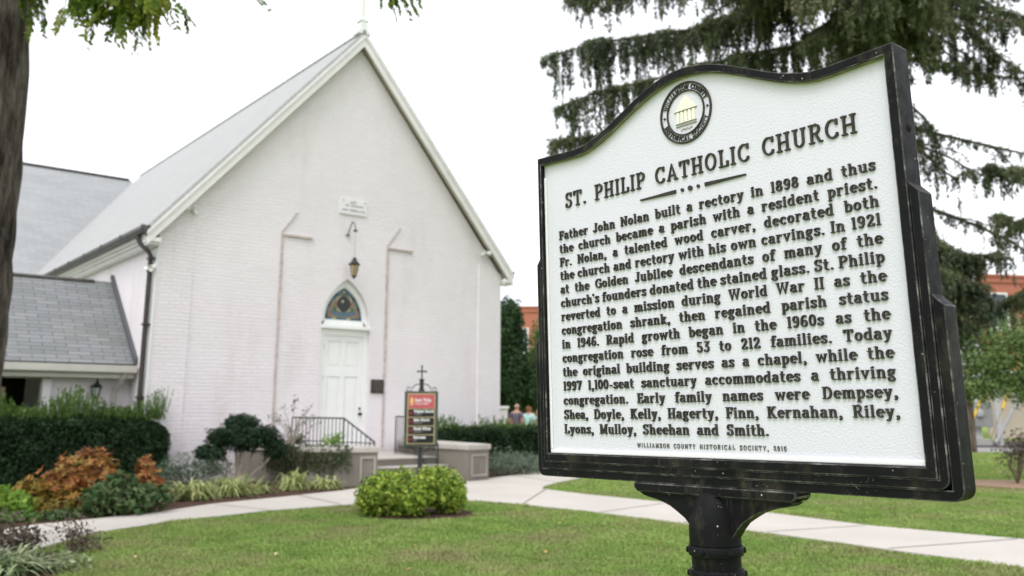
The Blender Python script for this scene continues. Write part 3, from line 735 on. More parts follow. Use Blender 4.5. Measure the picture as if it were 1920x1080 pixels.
# ------------------------------------------------------------------ stroke lettering (cap height 1)
def _arc(cx, cy, rx, ry, a0, a1, n=12):
    return [(cx + rx * math.cos(R(a0 + (a1 - a0) * i / n)), cy + ry * math.sin(R(a0 + (a1 - a0) * i / n))) for i in range(n + 1)]
XH = .70
def glyphs():
    G = {}
    S = lambda x, a=0, b=1: ('s', [(x, a), (x, b)])                 # stem
    H = lambda x0, x1, y: ('h', [(x0, y), (x1, y)])                 # thin horizontal
    F = lambda x0, x1, y: ('f', [(x0, y + (.05 if y < .3 else -.05)), (x1, y + (.05 if y < .3 else -.05))])   # serif
    C = lambda p: ('c', p)                                          # modulated curve
    Dt = lambda x, y, r=.085: ('d', [(x, y), (r, r)])
    o = lambda cx, rx=.19, ry=.30, cy=.35: C(_arc(cx, cy, rx, ry, 0, 360, 20))
    G['a'] = (.53, [C(_arc(.25, .52, .15, .135, 160, 0, 8) + [(.40, .12), (.44, .06), (.53, .05)]), C([(.40, .43)] + _arc(.22, .22, .155, .175, 70, 290, 10) + [(.40, .14)]), Dt(.11, .54, .07)])
    G['b'] = (.56, [S(.14), F(.0, .14, 1), C(_arc(.30, .35, .20, .30, 150, -150, 16))])
    G['c'] = (.50, [C(_arc(.28, .35, .20, .30, 35, 320, 14)), Dt(.42, .52, .08)])
    G['d'] = (.58, [S(.44), F(.30, .44, 1), F(.44, .58, 0), C(_arc(.27, .35, .20, .30, 30, 330, 16))])
    G['e'] = (.52, [C([(.09, .37), (.46, .37)] + _arc(.28, .35, .20, .30, 4, 318, 16))])
    G['f'] = (.38, [S(.17, 0, .80), C(_arc(.31, .80, .14, .16, 180, 50, 7)), Dt(.39, .88, .07), H(.0, .36, .64), F(.02, .34, 0)])
    G['g'] = (.54, [C(_arc(.25, .47, .155, .185, 0, 360, 16)), C([(.13, .32), (.10, .22), (.16, .14), (.34, .10)] + _arc(.25, -.09, .18, .15, 65, -230, 14)), H(.36, .54, .63)])
    G['h'] = (.62, [S(.14), F(.0, .14, 1), F(.02, .26, 0), C(_arc(.31, .46, .17, .20, 170, 0, 9) + [(.48, 0)]), F(.36, .61, 0)])
    G['i'] = (.29, [S(.15, 0, XH), F(.02, .15, XH), F(.02, .28, 0), ('c', [(.06, .80), (.15, .87), (.22, .93)]), Dt(.15, .87, .075)])
    G['k'] = (.60, [S(.14), F(.0, .14, 1), F(.02, .26, 0), C([(.16, .28), (.46, .66)]), C([(.26, .40), (.50, .02)]), F(.34, .56, XH), F(.40, .62, 0)])
    G['l'] = (.29, [S(.15), F(.02, .15, 1), F(.02, .28, 0)])
    G['m'] = (.90, [S(.14, 0, XH), F(.0, .14, XH), F(.02, .26, 0), C(_arc(.30, .48, .155, .18, 170, 0, 9) + [(.455, 0)]), F(.36, .56, 0), C(_arc(.61, .48, .155, .18, 170, 0, 9) + [(.765, 0)]), F(.65, .89, 0)])
    G['n'] = (.62, [S(.14, 0, XH), F(.0, .14, XH), F(.02, .26, 0), C(_arc(.31, .46, .17, .20, 170, 0, 9) + [(.48, 0)]), F(.36, .61, 0)])
    G['o'] = (.54, [o(.27)])
    G['p'] = (.56, [S(.14, -.30, XH), F(.0, .14, XH), ('f', [(.02, -.26), (.27, -.26)]), C(_arc(.31, .35, .19, .30, 150, -150, 16))])
    G['r'] = (.48, [S(.14, 0, XH), F(.0, .14, XH), F(.02, .28, 0), C(_arc(.34, .42, .20, .23, 170, 75, 7)), Dt(.40, .60, .085)])
    G['s'] = (.46, [C(_arc(.235, .52, .15, .135, 25, 250, 10) + _arc(.225, .185, .165, .145, 70, -155, 11)), S(.385, .48, .66), S(.07, .04, .22)])
    G['t'] = (.40, [S(.17, .16, .92), C(_arc(.30, .19, .13, .145, 180, 310, 7)), H(.0, .37, .64)])
    G['u'] = (.62, [C([(.14, XH), (.14, .24)] + _arc(.30, .24, .16, .20, 190, 350, 8)), S(.48, 0, XH), F(.0, .14, XH), F(.34, .48, XH), F(.48, .62, 0)])
    G['v'] = (.56, [C([(.09, .66), (.28, .03), (.47, .66)]), F(.0, .22, XH), F(.36, .56, XH)])
    G['w'] = (.80, [C([(.09, .66), (.24, .03), (.40, .62), (.56, .03), (.71, .66)]), F(.0, .22, XH), F(.60, .80, XH)])
    G['y'] = (.56, [C([(.09, .66), (.29, .06)]), C([(.47, .66), (.27, -.05), (.20, -.20), (.08, -.22)]), F(.0, .22, XH), F(.36, .56, XH), Dt(.08, -.20, .065)])
    G['A'] = (.74, [C([(.10, .02), (.36, .95), (.63, .02)]), H(.2, .54, .32), F(.0, .24, 0), F(.50, .76, 0)])
    G['B'] = (.62, [S(.14), F(.0, .2, 1), F(.0, .2, 0), C([(.14, .95), (.34, .95)] + _arc(.34, .74, .15, .21, 90, -90, 8) + [(.14, .53)]), C([(.14, .53), (.36, .53)] + _arc(.36, .29, .17, .24, 90, -90, 8) + [(.14, .05)])])
    G['C'] = (.68, [C(_arc(.38, .5, .30, .45, 40, 320, 16)), S(.60, .68, .97), S(.60, .10, .28)])
    G['D'] = (.70, [S(.15), F(.0, .2, 1), F(.0, .2, 0), C([(.15, .95), (.33, .95)] + _arc(.33, .5, .29, .45, 90, -90, 12) + [(.15, .05)])])
    G['E'] = (.60, [S(.15), F(.0, .56, 1), F(.0, .58, 0), H(.15, .44, .52), S(.54, .72, .98), S(.56, .02, .28), S(.43, .42, .62)])
    G['F'] = (.57, [S(.15), F(.0, .54, 1), F(.0, .32, 0), H(.15, .43, .50), S(.52, .70, .98), S(.42, .40, .60)])
    G['G'] = (.72, [C(_arc(.38, .5, .30, .45, 40, 330, 16)), S(.60, .68, .97), S(.63, .03, .42), F(.44, .74, .51)])
    G['H'] = (.74, [S(.15), S(.59), F(.0, .30, 1), F(.0, .30, 0), F(.44, .74, 1), F(.44, .74, 0), H(.15, .59, .50)])
    G['I'] = (.30, [S(.15), F(.0, .30, 1), F(.0, .30, 0)])
    G['J'] = (.50, [C([(.34, .98), (.34, .22)] + _arc(.20, .22, .14, .19, 0, -160, 8)), F(.19, .49, 1), Dt(.08, .20, .075)])
    G['K'] = (.72, [S(.15), F(.0, .30, 1), F(.0, .30, 0), C([(.16, .38), (.56, .96)]), C([(.30, .56), (.60, .03)]), F(.44, .70, 1), F(.48, .74, 0)])
    G['L'] = (.58, [S(.15), F(.0, .30, 1), F(.0, .56, 0), S(.53, .02, .32)])
    G['M'] = (.86, [S(.15), S(.71), C([(.15, .96), (.43, .14), (.71, .96)]), F(.0, .18, 1), F(.68, .86, 1), F(.0, .30, 0), F(.56, .86, 0)])
    G['N'] = (.74, [S(.13), S(.60), C([(.13, .96), (.60, .05)]), F(.0, .18, 1), F(.46, .74, 1), F(.0, .28, 0)])
    G['O'] = (.74, [C(_arc(.37, .5, .29, .45, 0, 360, 24))])
    G['P'] = (.62, [S(.15), F(.0, .2, 1), F(.0, .32, 0), C([(.15, .95), (.36, .95)] + _arc(.36, .72, .20, .23, 90, -90, 9) + [(.15, .49)])])
    G['R'] = (.70, [S(.15), F(.0, .2, 1), F(.0, .30, 0), C([(.15, .95), (.36, .95)] + _arc(.36, .73, .19, .22, 90, -90, 9) + [(.15, .51)]), C([(.36, .50), (.56, .05)]), F(.52, .72, 0)])
    G['S'] = (.58, [C(_arc(.29, .73, .19, .22, 25, 255, 11) + _arc(.28, .27, .21, .23, 75, -155, 12)), S(.49, .70, .97), S(.09, .03, .30)])
    G['T'] = (.66, [S(.33), F(.04, .62, 1), F(.17, .49, 0), S(.05, .70, .98), S(.61, .70, .98)])
    G['U'] = (.72, [C([(.15, .98), (.15, .30)] + _arc(.36, .30, .21, .26, 185, 355, 9) + [(.57, .98)]), F(.0, .30, 1), F(.44, .72, 1)])
    G['W'] = (1.0, [C([(.10, .97), (.30, .04), (.50, .90), (.70, .04), (.90, .97)]), F(.0, .24, 1), F(.76, 1.0, 1), F(.40, .6, 1)])
    G['Y'] = (.70, [S(.35, 0, .45), C([(.10, .96), (.35, .44), (.60, .96)]), F(.0, .24, 1), F(.48, .72, 1), F(.20, .50, 0)])
    G['0'] = (.54, [C(_arc(.27, .5, .19, .45, 0, 360, 20))])
    G['1'] = (.32, [S(.18), C([(.04, .86), (.18, .95)]), F(.04, .32, 0)])
    G['2'] = (.54, [C(_arc(.26, .71, .18, .24, 165, -35, 10) + [(.09, .10)]), F(.06, .50, 0), S(.48, .02, .22), Dt(.10, .72, .075)])
    G['3'] = (.54, [C([(.08, .95), (.45, .95), (.24, .60)] + _arc(.25, .31, .20, .26, 95, -150, 11)), Dt(.09, .20, .07)])
    G['4'] = (.56, [C([(.38, .96), (.06, .30), (.54, .30)]), S(.39)])
    G['5'] = (.54, [C([(.46, .95), (.13, .95), (.11, .54)] + _arc(.26, .32, .20, .27, 120, -150, 11)), Dt(.09, .20, .07)])
    G['6'] = (.54, [C([(.44, .84), (.36, .95), (.22, .92), (.11, .70), (.08, .40)]), C(_arc(.27, .30, .19, .25, 0, 360, 16))])
    G['7'] = (.50, [C([(.05, .76), (.07, .95), (.46, .95), (.22, .02)])])
    G['8'] = (.54, [C(_arc(.27, .73, .155, .22, 0, 360, 16)), C(_arc(.27, .28, .19, .23, 0, 360, 16))])
    G['9'] = (.54, [C(_arc(.27, .69, .18, .26, 0, 360, 16)), C([(.45, .62), (.43, .30), (.32, .06), (.18, .05), (.10, .16)])])
    G['.'] = (.22, [Dt(.11, .085, .10)])
    G[','] = (.24, [Dt(.12, .085, .10), C([(.17, .06), (.15, -.08), (.06, -.17)])])
    G["'"] = (.20, [C([(.10, .96), (.09, .72)]), Dt(.10, .92, .08)])
    G['-'] = (.40, [('s', [(.05, .34), (.35, .34)])])
    G['+'] = (.60, [('s', [(.30, .22), (.30, .78)]), ('s', [(.04, .5), (.56, .5)])])
    return G
GL = glyphs()
def stroke_mesh(mb, pts, th_fn, fn, z0, z1, bev=.82):
    """a ribbon along pts, extruded from z0 to z1 (top slightly narrower); fn maps (x,y,h) to 3D"""
    n = len(pts); L, Rr = [], []
    for i in range(n):
        a = pts[max(i - 1, 0)]; b = pts[min(i + 1, n - 1)]
        dx, dy = b[0] - a[0], b[1] - a[1]
        if i in (0, n - 1) and n > 3 and abs(pts[0][0] - pts[-1][0]) + abs(pts[0][1] - pts[-1][1]) < 1e-6:
            a, b = pts[-2], pts[1]; dx, dy = b[0] - a[0], b[1] - a[1]
        l = math.hypot(dx, dy) or 1; dx, dy = dx / l, dy / l
        m = 1.0
        if 0 < i < n - 1:
            e1 = (pts[i][0] - pts[i - 1][0], pts[i][1] - pts[i - 1][1]); l1 = math.hypot(*e1) or 1
            m = min(1.8, 1 / max(.5, abs((e1[0] * dx + e1[1] * dy) / l1)))
        h = th_fn(dx, dy) * .5 * m
        L.append((-dy * h, dx * h)); 
    vs = []
    for z, k in ((z0, 1.0), (z1, bev)):
        for s in (1, -1):
            vs += [fn(p[0] + s * q[0] * k, p[1] + s * q[1] * k, z) for p, q in zip(pts, L)]
    fs = []
    A, B, C_, D_ = 0, n, 2 * n, 3 * n
    for i in range(n - 1):
        fs += [(C_ + i, C_ + i + 1, D_ + i + 1, D_ + i), (A + i, A + i + 1, C_ + i + 1, C_ + i), (B + i, D_ + i, D_ + i + 1, B + i + 1)]
    fs += [(A, C_, D_, B), (A + n - 1, B + n - 1, D_ + n - 1, C_ + n - 1)]
    mb.add(vs, fs)
def text_width(s, track=.09, space=.40):
    return sum((space if c == ' ' else GL[c][0]) + track for c in s) - track
def put_text(mb, s, x, y, size, fn, h, wx=1.0, thick=.175, thin=.105, track=.09, space=.40, serif=True, cell=None):
    """fn(X, Y, height) -> 3D point"""
    cx = x
    for c in s:
        if c == ' ': cx += (space + track) * size * wx; continue
        wd, st = GL[c]
        for k, (kind, pts) in enumerate(st):
            if not serif and kind == 'f':
                continue
            z1 = h * (1 + .02 * k)
            f = lambda px, py, z, cx=cx: fn(cx + px * size * wx, y + py * size, z)
            if kind == 'd':
                (dx, dy), (r, _) = pts
                q = [(dx + r * math.cos(2 * PI * j / 10), dy + r * math.sin(2 * PI * j / 10)) for j in range(10)]
                q2 = [(dx + .8 * r * math.cos(2 * PI * j / 10), dy + .8 * r * math.sin(2 * PI * j / 10)) for j in range(10)]
                vs = [f(a, b, 0) for a, b in q] + [f(a, b, z1 * 1.01) for a, b in q2]
                mb.add(vs, [tuple(range(10, 20))] + [(j, (j + 1) % 10, 10 + (j + 1) % 10, 10 + j) for j in range(10)])
            else:
                tf = {'s': lambda dx, dy: thick, 'h': lambda dx, dy: thin, 'f': lambda dx, dy: thin * .95,
                      'c': lambda dx, dy: thin + (thick - thin) * abs(dy)}[kind]
                p = pts
                if kind in 'sf' or kind == 'h': p = pts
                stroke_mesh(mb, p, tf, f, 0, z1)
        cx += (wd + track) * size * wx
    return cx

# ------------------------------------------------------------------ the historical marker
o_bl = Vector((0.10556, 2.3520742, 1.33412)); sv = Vector((0.65278, -0.75741, 0.01513)).normalized()
tv = Vector((-0.02101, 0.00186, 0.99978)); tv = (tv - sv * tv.dot(sv)).normalized(); nn = sv.cross(tv)
E0 = o_bl + sv * .5 - tv * (1.33412 / tv.z)
marker = thing('historical_marker', 'cast metal historical marker, white lettered panel in a stepped black frame on a post', 'marker', tuple(E0))
bk = -nn
marker.matrix_world = Matrix(((sv.x, bk.x, tv.x, E0.x), (sv.y, bk.y, tv.y, E0.y), (sv.z, bk.z, tv.z, E0.z), (0, 0, 0, 1)))
ZB = 1.33412 / tv.z
def K(s, t): return (s - .5, t + ZB)          # panel coordinates -> local x, z
PWD = .98
def top_curve(off, n=40, x0=0.0, x1=PWD):
    """ogee head, from left to right, raised by off; shoulders flat to .13 then swelling to the crown"""
    r = []
    for i in range(n + 1):
        s = x0 + (x1 - x0) * i / n
        d = abs(s - .49) / .49
        if d > .73: z = .770 + .006 * ((d - .73) / .27)
        else:
            q = d / .73; z = .770 + .113 * (.5 + .5 * math.cos(PI * q)) ** .92
        r.append((s, z + off))
    return r
def band(outer, inner, y0, y1, name, mat, parent, bev=.004):
    """closed frame between two outlines with the same number of points"""
    mb = MB(); n = len(outer)
    O = [K(*p) for p in outer]; I = [K(*p) for p in inner]
    vs = [(x, y0, z) for x, z in O] + [(x, y0, z) for x, z in I] + [(x, y1, z) for x, z in O] + [(x, y1, z) for x, z in I]
    fs = []
    for i in range(n):
        j = (i + 1) % n
        fs += [(i, j, n + j, n + i), (2 * n + i, 3 * n + i, 3 * n + j, 2 * n + j), (i, 2 * n + i, 2 * n + j, j), (n + i, n + j, 3 * n + j, 3 * n + i)]
    mb.add(vs, fs); return mb.build(name, [mat, M['cast_edge']], parent, bevel=.0022, wear=True)
inner = top_curve(0.0)[::-1] + [(0, .4), (0, 0.0)] + [(PWD * i / 8, 0.0) for i in range(1, 8)] + [(PWD, 0.0), (PWD, .4)]
tc = top_curve(.020, x0=-.012, x1=PWD + .020)
outer = tc[::-1] + [(-.012, .4), (-.012, -.020)] + [(PWD * i / 8, -.020) for i in range(1, 8)] + [(PWD + .020, -.020), (PWD + .020, .4)]
frame = band(outer, inner, -.015, .046, 'frame', M['cast'], marker)
# stained underside of the rim, seen from below
mb = MB(); a = top_curve(-.0008); n = len(a)
mb.add([(K(*p)[0], -.0132, K(*p)[1]) for p in a] + [(K(*p)[0], .0, K(*p)[1]) for p in a], [(i, i + 1, n + i + 1, n + i) for i in range(n - 1)])
mb.build('rim_underside', M['rim_under'], frame)
def u_slab(side, top, chamfer, bottom, rad, y0, y1, name):
    xl, xr = -side + .010, PWD + side
    def corner(cx, cz, a0, a1): return [(cx + rad * math.cos(R(a0 + (a1 - a0) * i / 5)), cz + rad * math.sin(R(a0 + (a1 - a0) * i / 5))) for i in range(6)]
    out_ = [(-.0125, top + chamfer), (xl, top)] + corner(xl + rad, -bottom + rad, 180, 270) + corner(xr - rad, -bottom + rad, 270, 360) + [(xr, top), (PWD + .0205, top + chamfer)]
    poly = out_ + [(PWD + .0205, -.0205), (-.0125, -.0205)]
    mb = MB(); mb.prism([K(*p) for p in poly], y0, y1, 'y'); return mb.build(name, [M['cast'], M['cast_edge']], marker, bevel=.0022, wear=True)
u_slab(.0385, .500, .020, .038, .02, -.0105, .044, 'frame_step')
# outer, lower step wraps the inner one
def u_slab2():
    rad = .022; side, top, chamfer, bottom = .060, .285, .022, .058
    xl, xr = -side + .014, PWD + side
    def corner(cx, cz, a0, a1): return [(cx + rad * math.cos(R(a0 + (a1 - a0) * i / 5)), cz + rad * math.sin(R(a0 + (a1 - a0) * i / 5))) for i in range(6)]
    poly = [(-.029, top + chamfer), (xl, top)] + corner(xl + rad, -bottom + rad, 180, 270) + corner(xr - rad, -bottom + rad, 270, 360) + [(xr, top), (PWD + .039, top + chamfer), (PWD + .039, -.0385), (-.029, -.0385)]
    mb = MB(); mb.prism([K(*p) for p in poly], -.006, .042, 'y'); return mb.build('frame_step', [M['cast'], M['cast_edge']], marker, bevel=.0022, wear=True)
u_slab2()
mb = MB(); mb.lathe([(.009, 0), (.0045, .002), (.004, .003)], n=10); q = mb.build('rivet_hole', M['dark_void'], frame); q.location = (.4995 + .001, .018, .63 + ZB); q.rotation_euler = (0, R(90), 0)
# panel plate with a thin white bevelled border
pts = top_curve(-.0005, x0=.0005, x1=PWD - .0005)[::-1] + [(.0005, .0005), (PWD - .0005, .0005)]
mb = MB(); mb.prism([K(*p) for p in pts], .0, .012, 'y'); panel = mb.build('panel', M['panel'], marker)
mb = MB()
for q in ([(.001, .001), (PWD - .001, .001), (PWD - .001, .011), (.001, .011)], [(.001, .0112), (.009, .0112), (.009, .74), (.001, .74)], ):
    mb.prism([K(*p) for p in q], -.0042, -.0002, 'y')
mb.build('panel_border', M['panel_edge'], panel, bevel=.002)
# lettering
def fnp(x, y, h):
    a, b = K(x, y); return (a, -h - .0001, b)
HT = .0042
def line(mb, s, x0, x1, y, size, track=.09, thick=.185, thin=.11, gap=.46, wx=1.2):
    """justified line: letters near the width wx, word gaps take up the rest (never under gap)"""
    words = s.split(' '); nat = sum(text_width(t, track) for t in words) * size
    gaps = len(words) - 1
    wx = min(wx, (x1 - x0 - gap * size * gaps) / nat)
    sp = (x1 - x0 - nat * wx) / gaps
    cx = x0
    for t in words:
        put_text(mb, t, cx, y, size, fnp, HT, wx, thick, thin, track); cx += text_width(t, track) * size * wx + sp
mb = MB(); line(mb, 'ST. PHILIP CATHOLIC CHURCH', .081, .907, .6405, .0415, track=.15, thick=.135, thin=.09, gap=.80, wx=1.3); mb.build('title_lettering', M['letter'], panel)
mb = MB()
for x0, x1, a, b in ((.342, .452, .0032, .0085), (.536, .646, .0085, .0032)):
    mb.prism([K(x0, .612 - a / 2), K(x1, .612 - b / 2), K(x1, .612 + b / 2), K(x0, .612 + a / 2)], -.004, -.0002, 'y')
for x, r in ((.471, .0042), (.494, .0062), (.517, .0042)):
    mb.prism([K(x + r * math.cos(2 * PI * k / 12), .612 + r * math.sin(2 * PI * k / 12)) for k in range(12)], -.004, -.0002, 'y')
mb.build('title_rule', M['letter'], panel)
BODY = ['Father John Nolan built a rectory in 1898 and thus', 'the church became a parish with a resident priest.', 'Fr. Nolan, a talented wood carver, decorated both',
        'the church and rectory with his own carvings. In 1921', 'at the Golden Jubilee descendants of many of the', "church's founders donated the stained glass. St. Philip",
        'reverted to a mission during World War II as the', 'congregation shrank, then regained parish status', 'in 1946. Rapid growth began in the 1960s as the',
        'congregation rose from 53 to 212 families. Today', 'the original building serves as a chapel, while the', '1997 1,100-seat sanctuary accommodates a thriving',
        'congregation. Early family names were Dempsey,', 'Shea, Doyle, Kelly, Hagerty, Finn, Kernahan, Riley,', 'Lyons, Mulloy, Sheehan and Smith.']
for i, s in enumerate(BODY):
    mb = MB(); x1 = .937 if i < 14 else .657
    line(mb, s, .0535, x1, .5575 - .0362 * i, .0240, track=.10, thick=.152, thin=.10, gap=.50, wx=1.22)
    mb.build('text_line', M['letter'], panel)
mb = MB(); s = 'WILLIAMSON COUNTY HISTORICAL SOCIETY, 2010'
HT = .002
put_text(mb, s, .297, .0205, .0105, fnp, HT, (.399) / (text_width(s, .28, .55) * .0105), .15, .12, .28, .55, serif=False); mb.build('credit_lettering', M['letter_dirty'], panel)
# seal: ring with lettering round it, pale gold temple front
sc_ = (.4925, .7965); seal = MB()
def ringp(mb, r0, r1, h, n=56):
    vs = []
    for r in (r0, r1):
        for z in (0.0002, h):
            vs += [(K(sc_[0] + r * math.cos(2 * PI * k / n), 0)[0], -z, K(0, sc_[1] + r * math.sin(2 * PI * k / n))[1]) for k in range(n)]
    fs = []
    for k in range(n):
        j = (k + 1) % n
        fs += [(n + k, n + j, 3 * n + j, 3 * n + k), (k, j, n + j, n + k), (2 * n + k, 3 * n + k, 3 * n + j, 2 * n + j)]
    mb.add(vs, fs)
ringp(seal, .0708, .0752, .004); ringp(seal, .0520, .0552, .004); seal = seal.build('seal', M['letter'], panel)
mb = MB()
def ring_text(s, rad, a_mid, size, inward):
    wx = .98; tr = .12
    tot = text_width(s, tr, .35) * size * wx
    def fn(x, y, h):
        if not inward: a = R(a_mid) - (x - tot / 2) / rad; rr = rad + y - size * .5
        else: a = R(a_mid) + (x - tot / 2) / rad; rr = rad - y + size * .5
        X, Z = K(sc_[0] + rr * math.cos(a), sc_[1] + rr * math.sin(a)); return (X, -h - .0001, Z)
    put_text(mb, s, 0, 0, size, fn, .003, wx, .15, .11, tr, .35, serif=False)
ring_text('WILLIAMSON COUNTY', .0630, 90, .0125, False); ring_text('HISTORICAL SOCIETY', .0630, 270, .0125, True)
ring_text('+', .0630, 180, .011, False); ring_text('+', .0630, 0, .011, False)
mb.build('seal_lettering', M['letter'], seal)
mb = MB()
def sp(q, h=.002): mb.prism([K(sc_[0] + a, sc_[1] + b) for a, b in q], -h, -.0002, 'y')
sp([(-.030, .008), (.030, .008), (.008, .036), (-.008, .036)]); sp([(-.006, .0362), (.006, .0362), (0, .043)])
for k in range(5): x = -.026 + k * .0115; sp([(x, -.022), (x + .006, -.022), (x + .006, .005), (x, .005)])
mb.build('seal_temple', M['pale_gold'], seal)
mb = MB()
for y, x0, x1 in ((.0060, -.033, .033), (-.0245, -.030, .030), (-.0305, -.030, .030)): sp([(x0, y), (x1, y), (x1, y + .0016), (x0, y + .0016)], .0028)
for k in range(9): x = -.016 + k * .0038; sp([(x, -.042 + .002 * (k % 3)), (x + .0024, -.042 + .002 * (k % 3)), (x + .0016, -.0395 + .002 * (k % 2)), (x, -.0405)], .0026)
mb.build('seal_lines', M['seal_line'], seal)
# bracket, cap, post
def web(poly, y0, y1, name, bev=.004):
    mb = MB(); mb.prism([K(*p) for p in poly], y0, y1, 'y'); return mb.build(name, [M['cast'], M['cast_edge']], marker, bevel=bev * .6, wear=True)
web([(.287, -.0585), (.713, -.0585), (.713, -.070), (.703, -.079), (.297, -.079), (.287, -.070)], -.008, .050, 'bracket_plate', .005)
cv = [(.292, -.0795), (.306, -.0875), (.322, -.0915), (.345, -.0955), (.366, -.101), (.385, -.108), (.402, -.1175), (.424, -.131), (.438, -.146), (.456, -.170)]
web(cv + [(1.0 - a, b) for a, b in cv[::-1]], .002, .034, 'bracket_web')
mb = MB()
prof = [(.009, -.060), (.020, -.0665), (.030, -.077), (.040, -.092), (.048, -.110), (.0535, -.130), (.0555, -.148), (.0555, -.180)]
mb.lathe([(r, z + ZB) for r, z in prof[::-1]], c=(-.006, .016, 0), n=36); mb.build('post_cap', M['cast'], marker, smooth=True)
mb = MB(); mb.lathe([(.0525, .0), (.0525, ZB - .181)], c=(-.006, .016, 0), n=36); post = mb.build('post', M['cast'], marker, smooth=True)
for zc in (-.183, -.231):
    mb = MB(); mb.lathe([(.053, zc - .020 + ZB), (.0580, zc - .019 + ZB), (.0592, zc - .014 + ZB), (.0592, zc - .003 + ZB), (.057, zc + .001 + ZB), (.053, zc + .002 + ZB)], c=(-.006, .016, 0), n=36); col_ = mb.build('collar', M['cast'], marker, smooth=True)
    for k in range(6):
        a = 2 * PI * k / 6 - PI / 2 + .12; mb = MB(); mb.lathe([(.0065, 0), (.0065, .004), (.003, .0055)], n=8)
        q = mb.build('bolt', M['cast'], col_); q.location = (-.006 + .0582 * math.cos(a), .016 + .0582 * math.sin(a), zc - .009 + ZB); q.rotation_euler = (0, R(90), a)

# ------------------------------------------------------------------ directory sign
dsg = thing('directory_sign', 'small directory board of one coral and four black panels under a black iron cross', 'sign', (-1.33, 13.15, 0), R(8))
def hb(mb, x0, x1, z0, z1, y0, y1, mi=0): mb.box(x0, x1, y0, y1, z0, z1, mi)
mb = MB(); mb.lathe([(.085, 0), (.085, .30), (.075, .36), (.055, .42), (.05, .50), (.042, .56), (.034, .60), (.032, .88)], n=14); mb.build('post', M['black_iron'], dsg, smooth=True)
mb = MB(); mb.box(-.245, .245, -.045, .045, .885, 1.685); bd = mb.build('board', M['green_board'], dsg, bevel=.006)
mb = MB(); mb.box(-.205, .205, -.051, -.0455, .925, 1.655); mb.build('gold_border', M['gold'], bd)
mb = MB(); mb.box(-.188, .188, -.0555, -.0515, 1.44, 1.638); hd = mb.build('header_panel', M['red_panel'], bd)
mbt = MB()
def fnd(x, y, h): return (x, -.0558 - h * .15, y)
put_text(mbt, 'Saint Philip', -.095, 1.535, .046, fnd, .01, .235 / (text_width('Saint Philip') * .046), .2, .15); put_text(mbt, 'CATHOLIC CHURCH', -.095, 1.492, .026, fnd, .01, .20 / (text_width('CATHOLIC CHURCH') * .026), .17, .13, serif=False)
mbt.build('header_lettering', M['sign_white'], hd)
mb = MB()
for p in ([(-.150, 1.475), (-.128, 1.475), (-.128, 1.60), (-.150, 1.60)], [(-.162, 1.50), (-.152, 1.50), (-.152, 1.58), (-.162, 1.58)], [(-.126, 1.50), (-.116, 1.50), (-.116, 1.58), (-.126, 1.58)]): mb.prism(p, -.0585, -.0558, 'y')
mb.build('header_emblem', M['sign_gold'], hd)
for k, (s, wd) in enumerate((('Original Church', .285), ('Main Church', .225), ('Parish Offices', .245), ('Restrooms', .175))):
    z1 = 1.425 - k * .125; mb = MB(); mb.box(-.115, .188, -.0555, -.0515, z1 - .108, z1); pn = mb.build('black_panel', M['black_panel'], bd)
    mb = MB(); mb.box(-.188, -.1155, -.0555, -.0515, z1 - .108, z1); sq = mb.build('arrow_square', M['maroon'], bd)
    mb = MB(); c = z1 - .055; rot = (0, 90, 180, 90)[k]
    ar = [(0, .024), (.022, 0), (.008, 0), (.008, -.026), (-.008, -.026), (-.008, 0), (-.022, 0)]
    cs, sn = math.cos(R(rot)), math.sin(R(rot)); mb.prism([(-.1515 + a * cs - b * sn, c + a * sn + b * cs) for a, b in ar], -.0580, -.0558, 'y'); mb.build('arrow', M['arrow_red'], sq)
    mb = MB(); put_text(mb, s, -.105, z1 - .048, .040, fnd, .01, wd / (text_width(s) * .040), .24, .2); mb.build('panel_lettering', M['sign_white'], pn)
    mb = MB(); mb.box(-.105, -.105 + (.11, .12, .12, .05)[k], -.0572, -.0558, z1 - .080, z1 - .066); mb.build('small_line', M['sign_grey'], pn)
mb = MB(); mb.box(-.042, .042, -.042, .042, 1.687, 1.715); mb.box(-.03, .03, -.03, .03, 1.7155, 1.84); mb.box(-.038, .038, -.038, .038, 1.8405, 1.862); mb.build('finial_base', M['black_iron'], dsg)
mb = MB(); mb.box(-.011, .011, -.011, .011, 1.8625, 2.05); mb.box(-.06, -.0115, -.0105, .0105, 1.965, 1.987); mb.box(.0115, .06, -.0105, .0105, 1.965, 1.987)
for x, z in ((0, 2.055), (-.062, 1.976), (.062, 1.976)): mb.lathe([(.003, -.016), (.016, 0), (.003, .016)], c=(x, 0, z), n=8)
mb.build('cross', M['black_iron'], dsg)
for sx in (-1, 1):
    mb = MB(); p = [(sx * (.035 + .09 * t), 0, 1.705 + .105 * math.sin(PI * (.62 - .5 * t) if t < 1 else 0)) for t in [i / 8 for i in range(9)]]
    p = [(sx * (.04 + .10 * math.sin(R(a)) * 1.0), 0, 1.70 + .09 * math.cos(R(a))) for a in range(-5, 91, 12)]
    mb.tube(p, .008, 6)
    p = [(sx * (.185 + r * math.cos(R(a))), 0, 1.722 + r * math.sin(R(a))) for a, r in [(200 + 30 * i, .045 - .0025 * i) for i in range(14)]]; mb.tube(p, .007, 6); mb.build('scroll', M['black_iron'], dsg)
    mb = MB(); p = [(sx * (.04 + .08 * math.sin(R(a))), 0, .875 - .055 * math.cos(R(a))) for a in range(0, 91, 15)]; mb.tube(p, .008, 6)
    p = [(sx * (.175 + r * math.cos(R(a))), 0, .852 + r * math.sin(R(a))) for a, r in [(160 - 30 * i, .04 - .0025 * i) for i in range(12)]]; mb.tube(p, .007, 6); mb.build('scroll', M['black_iron'], dsg)

